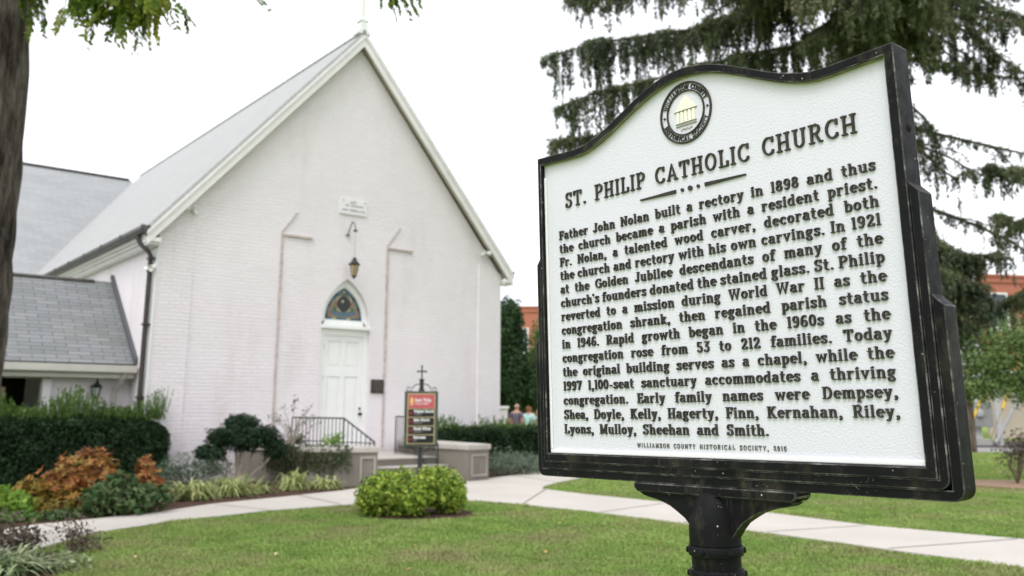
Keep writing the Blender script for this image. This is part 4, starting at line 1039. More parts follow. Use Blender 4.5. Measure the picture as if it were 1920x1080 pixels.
# ------------------------------------------------------------------ annex (left) and hall behind
annex = thing('parish_annex', 'low annex with grey shingle roof, cream gutter and pink-white wall beside the chapel', 'building', (AX, AY, 0), TH)
def slope_g(parent, name, mat, x0, x1, ye, ze, yr, zr, t=.08):
    L = math.hypot(yr - ye, zr - ze); o = MB().box(0, x1 - x0, 0, L, -t, 0).build(name, mat, parent)
    ex = Vector((1, 0, 0)); ey = Vector((0, yr - ye, zr - ze)).normalized(); ez = ex.cross(ey)
    o.matrix_local = Matrix(((ex.x, ey.x, ez.x, x0), (ex.y, ey.y, ez.y, ye), (ex.z, ey.z, ez.z, ze), (0, 0, 0, 1))); return o
slope_g(annex, 'roof_slope', M['roof_annex'], -9, -.02, .75, 2.27, 2.9, 4.12)
slope_g(annex, 'rear_roof_slope', M['roof_annex'], -9, -.02, 5.05, 2.3, 2.9, 4.115) if False else None
mb = MB(); mb.tube([(-9, 2.9, 4.12), (-.42, 2.9, 4.12)], .055, 8); mb.build('ridge_cap', M['gutter'], annex)
mb = MB(); mb.prism([(.70, 2.26), (2.97, 4.215), (2.97, 4.32), (.70, 2.38)], -.075, -.003, 'x'); mb.build('wall_flashing', plain('lead_flashing', (.085, .085, .095), .5, .4), annex)
mb = MB(); mb.prism([(.60, 2.10), (.60, 2.235), (.735, 2.235), (.735, 2.10), (.66, 2.08)], -9, -.03, 'x'); mb.build('gutter', M['dull_cream'], annex, bevel=.01)
mb = MB(); mb.box(-9, -.03, .737, .78, 1.99, 2.19); mb.box(-9, -.03, .781, 1.099, 2.0, 2.03); mb.build('eaves_board', M['dull_cream'], annex)
mb = MB(); mb.box(-1.44, -.003, 1.10, 1.3, 0, 2.25); mb.box(-9, -4.2, 1.10, 1.3, 0, 2.25); mb.box(-4.199, -1.441, 1.102, 1.3, 1.97, 2.25); mb.build('wall', M['brick'], annex)
mb = MB(); mb.box(-1.60, -1.442, 1.04, 1.28, 0, 1.965); mb.build('porch_column', M['white'], annex, bevel=.01)
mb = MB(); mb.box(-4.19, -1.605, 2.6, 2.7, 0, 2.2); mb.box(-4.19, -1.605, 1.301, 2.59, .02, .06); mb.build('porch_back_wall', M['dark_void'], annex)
mb = MB(); mb.box(-3.4, -2.16, 1.35, 1.45, 0, 1.80); mb.build('porch_panel', M['concrete_tan'], annex)
mb = MB(); mb.tube([(-.24, .70, 2.09), (-.245, .72, 2.02), (-.30, 1.02, 1.78), (-.31, 1.05, 1.68), (-.31, 1.05, .05)], .05, 4); mb.build('downspout', M['dull_cream'], annex)
for (dx, dy, ph) in ((0, 0, 0),):
    mb = MB(); mb.box(-9, -.003, 4.9, 5.1, 0, 2.3); mb.build('rear_wall', M['brick'], annex)
    slope_g(annex, 'roof_slope', M['roof_annex'], -9, -.02, 5.2, 2.15, 2.93, 4.10)
lt = thing('wall_lantern', 'black carriage lantern on the annex wall above the left hedge', 'lantern', cl(-.66, 1.099, 1.62), TH)
mb = MB(); mb.box(-.05, .05, -.02, -.001, -.02, .16); mb.tube([(0, -.02, .03), (0, -.10, -.02), (0, -.15, .0)], .013, 6); mb.build('bracket', M['black_iron'], lt)
mb = MB(); mb.lathe([(.09, .185), (.115, .195), (.085, .225), (.05, .265), (.028, .28), (.034, .30), (.014, .32), (.02, .34), (.004, .375)], c=(0, -.15, 0), n=6); mb.build('lantern_cap', M['black_iron'], lt)
cg = NB('clear_lantern_glass', .15, .5); cg.col((.45, .47, .47)); mb = MB(); mb.lathe([(.045, .02), (.078, .183)], c=(0, -.15, 0), n=6); mb.build('lantern_glass', cg.m, lt)
mb = MB()
for k in range(6):
    a = 2 * PI * k / 6; mb.tube([(.047 * math.cos(a), -.15 + .047 * math.sin(a), .01), (.082 * math.cos(a), -.15 + .082 * math.sin(a), .19)], .008, 5)
mb.lathe([(.012, -.03), (.03, -.01), (.052, .0), (.052, .018)], c=(0, -.15, 0), n=6); mb.build('lantern_frame', M['black_iron'], lt)

hall = thing('church_hall', 'large hall behind the chapel with a broad pale grey shingle roof', 'building', (AX, AY, 0), TH)
slope_g(hall, 'roof_slope', M['roof_hall'], -14, 4.0, 11.2, 4.5, 17.2, 10.03)
slope_g(hall, 'roof_slope', M['roof_hall'], -14, 3.9, 23.2, 4.5, 17.2, 10.03)
mb = MB(); mb.box(-14, 3.9, 17.1, 17.3, 10.0, 10.07); mb.build('ridge_cap', M['gutter'], hall)
mb = MB(); mb.box(-13.8, -.003, 11.6, 11.9, 0, 4.75); mb.box(-13.8, -13.5, 11.901, 22.8, 0, 4.7); mb.build('wall', M['brick'], hall)
mb = MB(); mb.box(-14, -.3, 11.12, 11.28, 4.28, 4.44); mb.build('gutter', M['gutter'], hall)

# ------------------------------------------------------------------ planting
M['yew'] = leaf_mat('dark_yew_leaves', [(.010, .026, .010), (.020, .048, .016), (.034, .075, .024)], .15)
M['yew_tip'] = leaf_mat('yew_fresh_shoots', [(.045, .11, .026), (.10, .19, .04), (.20, .30, .07)], .3)
M['orange'] = leaf_mat('orange_bronze_leaves', [(.12, .04, .02), (.29, .10, .032), (.42, .18, .05), (.32, .25, .06)], .3)
M['bronze_leaf'] = leaf_mat('olive_gold_leaves', [(.12, .115, .02), (.26, .19, .03), (.34, .16, .03)], .3)
M['deep_green'] = leaf_mat('deep_green_broad_leaves', [(.025, .06, .02), (.06, .12, .035), (.14, .17, .07)], .2)
M['lime'] = leaf_mat('lime_leaves', [(.10, .20, .025), (.20, .34, .05), (.28, .42, .07)], .35)
M['strap'] = leaf_mat('variegated_strap_leaves', [(.16, .24, .06), (.40, .44, .16), (.62, .62, .34)], .3)
M['silver'] = leaf_mat('silver_green_leaves', [(.08, .12, .08), (.15, .20, .14), (.24, .29, .21)], .25)
M['sage'] = leaf_mat('grey_green_leaves', [(.045, .085, .05), (.09, .15, .085), (.15, .21, .13)], .25)
M['privet'] = leaf_mat('yellow_green_rounded_leaves', [(.035, .08, .012), (.15, .26, .03), (.34, .46, .06), (.54, .60, .11)], .3)
M['juniper'] = leaf_mat('cloud_pruned_leaves', [(.007, .022, .010), (.015, .04, .015), (.03, .065, .024)], .15)
M['spruce'] = leaf_mat('spruce_needles', [(.045, .06, .04), (.105, .13, .075), (.17, .20, .105), (.22, .20, .13)], .15)
M['spruce_lit'] = leaf_mat('spruce_needles_lit', [(.055, .09, .038), (.12, .165, .06), (.18, .22, .09)], .25)  # lighter needle copy: skylight on the upper sprays put into the colour
M['walnut'] = leaf_mat('walnut_leaflets', [(.09, .15, .022), (.17, .24, .035), (.28, .30, .05), (.40, .31, .07)], .5)
M['tree_dark'] = leaf_mat('dark_tree_leaves', [(.012, .034, .010), (.028, .065, .018), (.05, .10, .03)], .2)
M['tree_mid'] = leaf_mat('mid_green_tree_leaves', [(.04, .09, .02), (.085, .16, .035), (.15, .23, .06)], .3)
M['tree_light'] = leaf_mat('light_green_tree_leaves', [(.08, .14, .045), (.16, .24, .075), (.26, .34, .13)], .3)
M['wine'] = leaf_mat('dusky_wine_leaves', [(.05, .045, .03), (.11, .09, .065), (.20, .16, .12)], .25)
M['fore_green'] = leaf_mat('grey_green_foreground_leaves', [(.10, .15, .06), (.22, .28, .13), (.48, .52, .33)], .3)
M['ivy'] = leaf_mat('olive_climber_leaves', [(.03, .05, .02), (.06, .085, .035), (.12, .13, .06)], .2)

def stems(name, base, tips, r, mat, parent, n=5, wob=.06):
    mb = MB()
    for t in tips:
        a, b = Vector(base), Vector(t); m = a.lerp(b, .5) + Vector((random.uniform(-wob, wob), random.uniform(-wob, wob), random.uniform(0, wob)))
        mb.tube([a, m, b], [r, r * .75, r * .35], n)
    return mb.build(name, mat, parent, smooth=True)
def box_points(rng, n, x0, x1, y0, y1, z0, z1, depth=.16, rnd=.12):
    """shell of a clipped hedge with rounded edges"""
    P = np.stack([rng.uniform(x0, x1, n), rng.uniform(y0, y1, n), rng.uniform(z0, z1, n)], 1)
    c = np.array([(x0 + x1) / 2, (y0 + y1) / 2, (z0 + z1) / 2]); h = np.array([(x1 - x0) / 2, (y1 - y0) / 2, (z1 - z0) / 2])
    q = (P - c) / h; ax = np.array([rng.choice(3, n, p=(.14, .46, .40))]).T
    sg = np.sign(rng.random((n, 1)) - .3); ins = rng.random((n, 1)) ** 1.7
    val = sg * (1 - ins * depth / h[ax[:, 0]][:, None])
    np.put_along_axis(q, ax, val, 1)
    nr = np.zeros_like(q); np.put_along_axis(nr, ax, sg, 1)
    # round off corners
    p6 = (np.abs(q) ** 5).sum(1, keepdims=True) ** (1 / 5); q = np.where(p6 > 1, q / p6, q)
    w = .05 * np.sin(P[:, 0:1] * 5.2 + 1.1) * np.sin(P[:, 2:3] * 6.1) + .04 * np.sin(P[:, 0:1] * 11 + P[:, 2:3] * 8)
    return c + q * h + nr * w, nr
def hedge(name, label, loc, rz, L, D, H, n, leaf, lw, mat, tip, ntip, tiph, seed, group=None):
    t = thing(name, label, 'hedge', loc, rz, group); rng = np.random.default_rng(seed)
    P, N = box_points(rng, n, 0, L, 0, D, .05, H)
    quads_object('foliage', leaf_quads(rng, P, N, leaf, lw, .8), mat, t, rng.random(len(P)))
    # dense inner twigs
    mb = MB()
    for k in range(int(L * 5)):
        x = rng.uniform(.15, L - .15); y = rng.uniform(.2, D - .2); mb.tube([(x, y, 0), (x + rng.uniform(-.1, .1), y + rng.uniform(-.1, .1), H * .85)], [.02, .008], 5)
    mb.build('stem', M['twig'], t)
    P, N = box_points(rng, n // 3, .12, L - .12, .12, D - .12, .1, H - .12, .25)
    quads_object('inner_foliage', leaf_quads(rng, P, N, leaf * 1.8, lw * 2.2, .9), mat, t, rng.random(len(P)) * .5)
    if ntip:
        VV = []; 
        for k in range(ntip):
            x, y = rng.uniform(.1, L - .1), rng.uniform(.1, D - .1); h = tiph * rng.uniform(.35, 1.15) * (.75 + .35 * math.sin(x * 4.1)); tx, ty = rng.normal(0, .06, 2)
            m = int(10 + h * 50); s = rng.random(m)
            p = np.stack([x + tx * s, y + ty * s, H - .04 + h * s], 1)
            d = np.stack([rng.normal(0, .5, m), rng.normal(0, .5, m), np.full(m, .9)], 1)
            VV.append(leaf_quads(rng, p, rng.normal(0, 1, (m, 3)), leaf * 1.25 * (1.1 - .5 * s).mean(), lw * .8, .3, d))
        V = np.concatenate(VV); quads_object('fresh_shoots', V, tip, t, rng.random(len(V)))
    return t
hedge('clipped_hedge', 'tall dark yew hedge with loose green shoots on top in front of the annex', cl(-6.2, -.50, 0), TH, 6.6, 1.05, 1.25, 95000, .062, .024, M['yew'], M['yew_tip'], 1500, .52, 11)
hedge('clipped_hedge', 'lower dark hedge along the right end of the chapel front', cl(5.95, -1.15, 0), TH, 5.2, .85, .98, 48000, .062, .026, M['yew'], M['yew_tip'], 420, .30, 12)

def shrub(name, label, cat, loc, blobs, n, L, W, mat, seed, ntips=8, tr=.012, twig='twig', group=None, **kw):
    t = thing(name, label, cat, loc, random.uniform(0, .5), group)
    foliage('foliage', blobs, n, L, W, mat, t, seed, **kw)
    rg = random.Random(seed); tips = []
    for k in range(ntips):
        b = rg.choice(blobs); tips.append((b[0] + b[3] * rg.uniform(-.6, .6), b[1] + b[4] * rg.uniform(-.6, .6), b[2] + b[5] * rg.uniform(-.1, .7)))
    stems('stem', (0, 0, 0), tips, tr, M[twig], t)
    return t
# orange shrub
s = shrub('orange_shrub', 'large shrub with orange and bronze leaf rosettes in front of the tall hedge', 'shrub', (-6.02, 12.7, 0),
      [(0.0, 0.0, 0.487, 0.336, 0.302, 0.252), (-0.252, -0.084, 0.37, 0.235, 0.252, 0.202), (0.286, 0.017, 0.47, 0.235, 0.252, 0.185), (0.042, 0.042, 0.672, 0.227, 0.235, 0.168), (-0.134, -0.101, 0.588, 0.185, 0.168, 0.151), (0.185, -0.084, 0.605, 0.168, 0.168, 0.143), (0.437, 0.042, 0.353, 0.168, 0.185, 0.168), (0.084, -0.168, 0.353, 0.286, 0.202, 0.218)], 4600, .105, .040, M['orange'], 21, rosette=6, shell=.6, lump=.34, freq=4.5)
foliage('lower_foliage', [(-.55, -.15, .28, .26, .26, .22), (-.34, -.3, .18, .3, .26, .18), (.0, -.3, .2, .34, .24, .2)], 1300, .10, .04, M['bronze_leaf'], s, 22, rosette=6, shell=.5)
shrub('orange_shrub', 'small upright orange-leaved shrub between the hedge end and the strap-leaved clumps', 'shrub', (-5.36, 13.3, 0), [(0, 0, .40, .16, .15, .22), (.14, -.08, .26, .18, .16, .15), (-.04, 0, .58, .11, .1, .14)], 700, .10, .04, M['orange'], 23, rosette=6, shell=.5, ntips=5)
shrub('broadleaf_shrub', 'dark green broad-leaved shrub in front of the orange shrub beside the walk', 'shrub', (-5.22, 12.25, 0), [(0, 0, .22, .36, .3, .24), (-.30, -.05, .24, .24, .24, .24), (.32, .2, .22, .30, .26, .20), (-.08, .1, .42, .22, .22, .16)], 1500, .11, .055, M['deep_green'], 24, shell=.6, spread=.6, ntips=6)
shrub('lime_shrub', 'bright lime-green low shrub at the left edge beside the orange shrub', 'shrub', (-6.72, 11.9, 0), [(0, 0, .20, .34, .3, .22), (-.2, .1, .28, .24, .24, .18), (.28, -.02, .16, .22, .2, .16)], 1300, .085, .055, M['lime'], 25, shell=.6, ntips=5)
shrub('ground_cover_plant', 'dark green low plant at the foot of the lime shrub', 'plant', (-6.3, 11.55, 0), [(0, 0, .06, .38, .24, .10), (-.25, -.1, .06, .25, .2, .09)], 900, .06, .03, M['yew_tip'], 26, shell=.8, ntips=3)
shrub('ground_cover_plant', 'flat dark green plant between the orange shrub and the walk', 'plant', (-5.9, 11.75, 0), [(0, 0, .05, .30, .2, .09), (.2, .15, .05, .25, .2, .09)], 700, .06, .03, M['deep_green'], 27, shell=.8, ntips=3)
shrub('grey_shrub', 'grey-green feathery shrub against the chapel wall left of the cloud-pruned tree', 'shrub', (-5.85, 16.3, 0), [(0, 0, .30, .62, .45, .34), (.45, .1, .35, .38, .35, .34), (-.4, 0, .22, .35, .3, .22)], 3600, .085, .014, M['sage'], 28, shell=.8, spread=1.2, droop=-.6, ntips=10)
# strap-leaved clumps
def strap_clump(label, loc, r, h, n, seed, mat='strap'):
    rng = np.random.default_rng(seed); N = n
    a = rng.uniform(0, 2 * PI, N); out_ = r * rng.uniform(.45, 1.35, N); hh = h * rng.uniform(.5, .95, N); b0 = rng.normal(0, .05 + r * .10, (N, 2)); k1 = rng.uniform(1.3, 2.6, N); k2 = rng.uniform(-.3, .75, N)
    dirs = np.stack([np.cos(a), np.sin(a)], 1); sd = np.stack([-np.sin(a), np.cos(a), np.zeros(N)], 1); VV = []
    segs = 5; wd = .015 * rng.uniform(.8, 1.3, N)
    def P(t):
        xy = b0 + dirs * (out_ * t)[:, None]; z = hh * (k1 * t + (k2 - k1) * t * t)
        return np.concatenate([xy, np.maximum(z, .01)[:, None]], 1)
    for k in range(segs):
        t0, t1 = k / segs, (k + 1) / segs; w0, w1 = wd * (1 - t0 ** 2 * .9), wd * (1 - t1 ** 2 * .9)
        VV.append(np.stack([P(t0) - sd * w0[:, None], P(t0) + sd * w0[:, None], P(t1) + sd * w1[:, None], P(t1) - sd * w1[:, None]], 1))
    t = thing('strap_leaved_plant', label, 'plant', loc, 0, 'variegated strap-leaved clumps along the bed')
    rr = rng.random(N); quads_object('foliage', np.concatenate(VV), M[mat], t, np.tile(rr, segs))
    mb = MB(); mb.lathe([(.06, -.01), (.05, .03), (.01, .05)], n=8); mb.build('crown', M['twig'], t)
    return t
strap_clump('large pale strap-leaved clump nearest the walk, right of the broad-leaved shrub', (-5.0, 14.3, .01), .38, .44, 230, 31)
strap_clump('bright yellow-striped strap-leaved clump under the left of the cloud-pruned tree', (-4.62, 14.9, .01), .40, .46, 280, 32)
strap_clump('small strap-leaved clump below the trunk of the cloud-pruned tree', (-4.28, 15.35, .01), .22, .30, 110, 33)
strap_clump('pale yellow strap-leaved clump with upright leaves by the porch wall', (-3.85, 16.0, .01), .30, .50, 200, 34)
strap_clump('low green-striped strap-leaved clump at the foot of the porch wall', (-3.32, 16.2, .01), .32, .32, 170, 35)
strap_clump('greener strap-leaved clump beside the small orange shrub', (-5.45, 14.1, .01), .28, .36, 130, 36, 'sage')
# cloud-pruned small tree
t = thing('cloud_pruned_tree', 'small dark cloud-pruned tree with several pale bare stems against the chapel wall', 'tree', (-4.98, 16.5, 0))
pads = [(0.0, 0.0, 1.159, 0.288, 0.234, 0.153), (-0.378, 0.045, 0.874, 0.27, 0.216, 0.18), (0.324, 0.0, 0.931, 0.378, 0.27, 0.198), (-0.072, -0.09, 0.95, 0.324, 0.27, 0.198), (-0.648, 0.0, 0.627, 0.18, 0.162, 0.135), (0.648, 0.045, 0.703, 0.216, 0.198, 0.198), (-0.432, -0.045, 0.608, 0.216, 0.18, 0.126), (0.135, -0.135, 0.817, 0.324, 0.234, 0.162)]
foliage('crown', pads, 24000, .05, .024, M['juniper'], t, 41, shell=.5, lump=.26)
mb = MB()
for (tx, ty, tz) in ((-.35, 0, .80), (-.62, 0, .60), (.0, .05, .95), (.3, .0, .86), (.62, 0, .62), (.12, -.1, .8), (-.12, .08, 1.0)):
    bx = tx * .18; mb.tube([(bx, 0, 0), (bx + tx * .25, ty * .4, tz * .4), (bx * .5 + tx * .7, ty, tz * .72), (tx, ty, tz)], [.032, .026, .02, .012], 6)
mb.build('trunk', M['twig_pale'], t, smooth=True)
# spindly shrub and low plants on the porch planter, climber on the wall
t = thing('spindly_shrub', 'thin airy shrub with long bare stems behind the left porch wall', 'shrub', cl(2.45, -1.2, .70), 0)
rng = np.random.default_rng(51); mb = MB(); PP = []
for k in range(22):
    a = rng.uniform(0, 6.28); rr = rng.uniform(.12, .62); h = rng.uniform(.35, .95) if k % 3 else rng.uniform(.15, .4); p1 = (rr * math.cos(a), rr * math.sin(a) * .6, h)
    mid = (p1[0] * .35, p1[1] * .35, h * .6); mb.tube([(0, 0, -.02), mid, p1], [.008, .006, .003], 4)
    for j in range(16):
        q = rng.uniform(.35, 1.0); base = np.array(mid) * (1 - q) + np.array(p1) * q; PP.append(base + rng.normal(0, .03, 3))
mb.build('stem', M['twig_pale'], t); PP = np.array(PP)
quads_object('foliage', leaf_quads(rng, PP, rng.normal(0, 1, PP.shape), .065, .022, 1.0), M['ivy'], t, rng.random(len(PP)))
shrub('planter_plant', 'small yellow-green plant behind the left railing', 'plant', cl(3.02, -1.75, .68), [(0, 0, .12, .18, .14, .14), (.16, 0, .16, .12, .1, .14)], 260, .07, .03, M['lime'], 52, ntips=4, tr=.006, shell=.8)
shrub('planter_plant', 'dark tuft at the back of the left planter', 'plant', cl(2.75, -.85, .68), [(0, 0, .10, .22, .16, .12)], 300, .07, .03, M['ivy'], 53, ntips=4, tr=.006, shell=.8)
t = thing('climbing_plant', 'dark trailing climber hanging over the left porch wall', 'plant', cl(2.25, -1.95, 0), TH)
rng = np.random.default_rng(54); PP = []; NN = []; mb = MB()
for k in range(150):
    s = rng.random(); u0, n0 = np.array([-.32, -.7]) * (1 - s) + np.array([.62, .78]) * s   # along the wall face
    L = rng.uniform(.2, .62) * (1.15 - .5 * abs(s - .35)); z0 = .74; bow = rng.uniform(.03, .14)
    pts = [(u0 - .04 * (1 - s), -n0, z0 - .03), (u0 - bow * .5, -n0 - bow, z0 - L * .4), (u0 - bow * .4 + rng.normal(0, .04), -n0 - bow * .9, z0 - L)]
    mb.tube(pts, [.005, .004, .002], 4)
    for j in range(26):
        q = rng.random(); b = np.array(pts[0]) * (1 - q) ** 2 + 2 * q * (1 - q) * np.array(pts[1]) + q * q * np.array(pts[2]); PP.append(b + rng.normal(0, .035, 3)); NN.append((-.3, -.8, .3))
mb.build('stem', M['twig'], t)
quads_object('foliage', leaf_quads(rng, np.array(PP), np.array(NN), .06, .03, .8, droop=.5), M['ivy'], t, rng.random(len(PP)))
# yellow-green shrubs round the directory sign
shrub('rounded_shrub', 'larger clipped yellow-green shrub left of the directory sign post', 'shrub', (-1.60, 12.4, 0), [(-0.202, 0, 0.28, 0.286, 0.4, 0.27), (0.134, -0.05, 0.29, 0.336, 0.44, 0.29), (-0.034, 0.12, 0.34, 0.37, 0.4, 0.24), (0.286, -0.14, 0.26, 0.235, 0.36, 0.25), (-0.353, -0.1, 0.24, 0.151, 0.25, 0.2)], 9000, .055, .034, M['privet'], 61, shell=.36, lump=.20, freq=4.2, ntips=12)
shrub('rounded_shrub', 'smaller clipped yellow-green shrub right of the directory sign post', 'shrub', (-.96, 12.6, 0), [(0.0, 0, 0.33, 0.273, 0.38, 0.29), (-0.141, 0.1, 0.38, 0.22, 0.3, 0.25), (0.141, 0, 0.26, 0.194, 0.3, 0.24)], 5200, .055, .034, M['privet'], 62, shell=.36, lump=.20, freq=4.2, ntips=10)
shrub('silver_shrub', 'soft silver-green spreading shrub beside the right porch pier', 'shrub', (-.02, 19.6, 0), [(-.2, 0, .26, .42, .5, .30), (.3, .3, .24, .45, .5, .26), (.75, .9, .16, .40, .5, .20)], 4800, .09, .016, M['silver'], 63, shell=.85, spread=1.3, droop=-.5, ntips=12)
# foreground planting, bottom left
shrub('wine_leaved_shrub', 'dusky purple-brown shrub at the lower left corner', 'shrub', (-4.95, 8.75, 0), [(0, 0, .22, .34, .3, .26), (-.3, .1, .36, .28, .28, .28), (.28, .1, .16, .2, .2, .16)], 1500, .07, .03, M['wine'], 71, shell=.8, spread=1.1, ntips=10)
shrub('wine_leaved_shrub', 'thin wispy purplish shrub overhanging the near edge of the walk', 'shrub', (-4.33, 9.05, 0), [(0, 0, .22, .22, .2, .2), (.15, .05, .12, .2, .18, .12)], 420, .06, .02, M['wine'], 72, shell=.95, spread=1.3, ntips=12, tr=.006)
strap_clump('grassy grey-green clump in the very corner of the foreground bed', (-4.42, 8.05, 0), .42, .30, 260, 73, 'fore_green')
strap_clump('grassy pale clump half hidden behind the corner clump', (-4.75, 8.1, 0), .36, .34, 200, 74, 'fore_green')
shrub('low_plant', 'low green plant at the end of the foreground bed', 'plant', (-4.05, 8.3, 0), [(0, 0, .06, .25, .25, .10)], 500, .06, .025, M['fore_green'], 75, shell=.9, ntips=4)
# the small red shrub in the bark ring
shrub('red_twig_shrub', 'sparse reddish shrub standing in a ring of pale bark on the right lawn', 'shrub', (9.9, 17.7, 0), [(0, 0, .55, .42, .4, .45), (.25, 0, .8, .35, .3, .3)], 700, .09, .035, M['wine'], 76, shell=.9, spread=1.2, ntips=16, tr=.01)
# fallen leaves on the lawn
rg = random.Random(8); lm = [plain('fallen_leaf_orange', (.38, .18, .05), .7), plain('fallen_leaf_tan', (.55, .42, .25), .7), plain('fallen_leaf_yellow', (.42, .30, .08), .7)]
for k, (x, y) in enumerate(((-3.0, 9.2), (-2.3, 9.0), (-3.35, 9.6), (-1.0, 9.5), (.05, 9.45), (.35, 9.2), (.25, 8.75), (-2.1, 10.0), (.6, 11.4), (-1.9, 8.3), (-3.6, 8.8), (-.9, 8.2), (1.6, 9.9))):
    mb = MB(); L = .068; pr = [(-.5, 0), (-.3, .14), (-.05, .24), (.2, .2), (.5, 0)]
    vs = [(L * a, L * b, .012 * math.cos(a * 3)) for a, b in pr] + [(L * a, -L * b, .012 * math.cos(a * 3)) for a, b in pr[1:-1]]
    vs += [(L * a, 0, .004 * math.cos(a * 3)) for a, b in pr[1:-1]]
    mb.add(vs, [(0, 8, 1), (1, 8, 9, 2), (2, 9, 10, 3), (3, 10, 4), (0, 5, 8), (5, 6, 9, 8), (6, 7, 10, 9), (7, 4, 10)])
    o = mb.build('fallen_leaf', lm[k % 3]); o.location = (x, y, .035); o.rotation_euler = (rg.uniform(-.3, .3), rg.uniform(-.3, .3), rg.uniform(0, 6))
    tag(o, 'single dry fallen leaf lying on the front lawn', 'leaf', 'fallen leaves on the lawn')

# ------------------------------------------------------------------ trees
# left trunk with pinnate leaves hanging into the top of the picture
wt = thing('shade_tree', 'big tree with furrowed grey-brown trunk at the left edge, feathery leaves overhead', 'tree', (-5.60, 9.0, 0))
mb = MB(); n = 40; rings = 90; vs = []
for i in range(rings + 1):
    z = 7.2 * i / rings; r = max(.2, .375 - .0006 * z ** 3) + .13 * math.exp(-z * 2.6); cx = 0 
    for k in range(n):
        a = 2 * PI * k / n; p = Vector((math.cos(a) * 2.6, math.sin(a) * 2.6, z * .55))
        rid = abs(mnoise.noise(p * 1.7)); rid2 = mnoise.noise(Vector((math.cos(a) * 9, math.sin(a) * 9, z * 2.4)))
        rr = r * (1 + .20 * (rid - .25) + .07 * rid2); vs.append((cx + rr * math.cos(a), rr * math.sin(a), z))
mb.add(vs, [(i * n + k, i * n + (k + 1) % n, (i + 1) * n + (k + 1) % n, (i + 1) * n + k) for i in range(rings) for k in range(n)])
mb.build('trunk', M['bark'], wt, smooth=True)
def pinnate(rng, base, d, L, leaf, VV, rr, tint):
    """one feathery leaf: paired leaflets along a drooping stalk"""
    m = 9; p0 = np.array(base); d = np.array(d) / np.linalg.norm(d); side = np.cross(d, (0, 0, 1)); side /= (np.linalg.norm(side) + 1e-6)
    for j in range(m):
        t = (j + 1.2) / (m + .5); p = p0 + d * L * t + np.array((0, 0, -1)) * L * .35 * t * t; dd = d + np.array((0, 0, -.7 * t))
        l = leaf * (1 - .35 * abs(t - .5) * 2)
        for s in (-1, 1):
            q = unit(side * s * 1.0 + dd * .55 + np.array((0, 0, -.35))); nr = unit(np.cross(q, side * s) + rng.normal(0, .3, 3))
            VV.append(leaf_quads(rng, (p + q * l * .5)[None], nr[None], l, l * .52, .15, q[None])); rr.append(np.clip(tint + rng.normal(0, .12), 0, 1))
rng = np.random.default_rng(81); VV, rr = [], []; stk = MB(); br = MB()
limbs = [[(.2, 0, 6.4), (.9, -.6, 6.35), (1.6, -.9, 5.95), (2.2, -1.05, 5.55)], [(.2, 0, 6.8), (1.0, -.8, 6.7), (2.4, -1.0, 6.2), (4.4, -1.1, 5.75)], [(.15, 0, 6.2), (.4, -.2, 6.3), (.5, -.3, 6.1)], [(.1, 0, 6.9), (.6, .9, 7.0), (1.6, 1.6, 6.8)], [(.1, 0, 6.9), (-.8, -.7, 7.2), (-1.9, -1.2, 7.0)], [(.1, 0, 7.1), (-.5, .9, 7.5), (-1.2, 2.0, 7.6)], [(.1, 0, 7.0), (.2, -.3, 8.2), (.6, -.2, 9.4)]]
for l in limbs: br.tube(l, [.07 - .055 * i / (len(l) - 1) for i in range(len(l))], 6)
# hanging sprays (world px checked): near trunk, two groups, far tips
for (bx, by, bz, dx, dy, dz, L, tint) in (
        (.45, -.2, 5.95, -.15, 0, -1, .34, .2), (.52, -.2, 5.95, .2, 0, -1, .33, .1), (.36, -.1, 5.9, -.02, 0, -1, .30, .2), (.42, -.3, 6.0, .5, 0, -.8, .34, .3),
        (1.50, -.95, 5.62, -.12, 0, -1, .44, .15), (1.42, -1, 5.62, .05, 0, -1, .36, .25), (1.60, -1, 5.6, .25, .1, -1, .30, .3), (1.3, -.9, 5.6, -.7, 0, -.6, .3, .4),
        (1.78, -1.0, 5.66, .05, 0, -1, .44, .35), (1.86, -1.1, 5.62, -.1, .1, -1, .46, .45), (1.95, -1.0, 5.62, .1, 0, -1, .42, .35), (2.02, -1.1, 5.60, .25, 0, -1, .46, .7), (2.10, -1.05, 5.58, .15, .1, -1, .40, .8), (2.0, -1, 5.6, -.2, 0, -1, .5, .4), (1.9, -.9, 5.6, .2, .2, -.8, .4, .5), (2.05, -1, 5.6, .6, 0, -.6, .3, .55),
        (2.3, -1.05, 5.52, .7, 0, -.5, .32, .3), (2.38, -1.0, 5.5, .2, 0, -.9, .22, .2), (1.1, -.8, 5.6, -.3, 0, -.8, .24, .5),
        (4.35, -1.1, 5.70, .45, 0, -1, .32, .3), (4.42, -1.0, 5.74, .6, .1, -.8, .32, .25), (4.5, -1.1, 5.70, .7, 0, -.9, .32, .35), (4.3, -1.1, 5.70, .1, 0, -1, .2, .3)):
    bx += .1; bz -= .20; L *= .9; pinnate(rng, (bx, by, bz), (dx, dy, dz), L, .12, VV, rr, tint)
    d = Vector((dx, dy, dz)).normalized(); b = Vector((bx - .09, by, bz)); stk.tube([b + Vector((0, 0, .25)), b, b + d * L * .5 - Vector((0, 0, L * .0875)), b + d * L - Vector((0, 0, L * .35))], [.006, .004, .003, .0015], 4)
for k in range(64):
    cx_ = rng.uniform(1.40, 2.30); bz = 5.53 + .07 * rng.normal(); L = rng.uniform(.20, .34) * (.75 + .5 * (cx_ > 1.7)); dd = (rng.normal(0, .45), rng.normal(0, .3), -1)
    pinnate(rng, (cx_, -1.0 + rng.normal(0, .12), bz), dd, L, .12, VV, rr, np.clip((cx_ - 1.5) * .6 + rng.normal(0, .2), .05, .9))
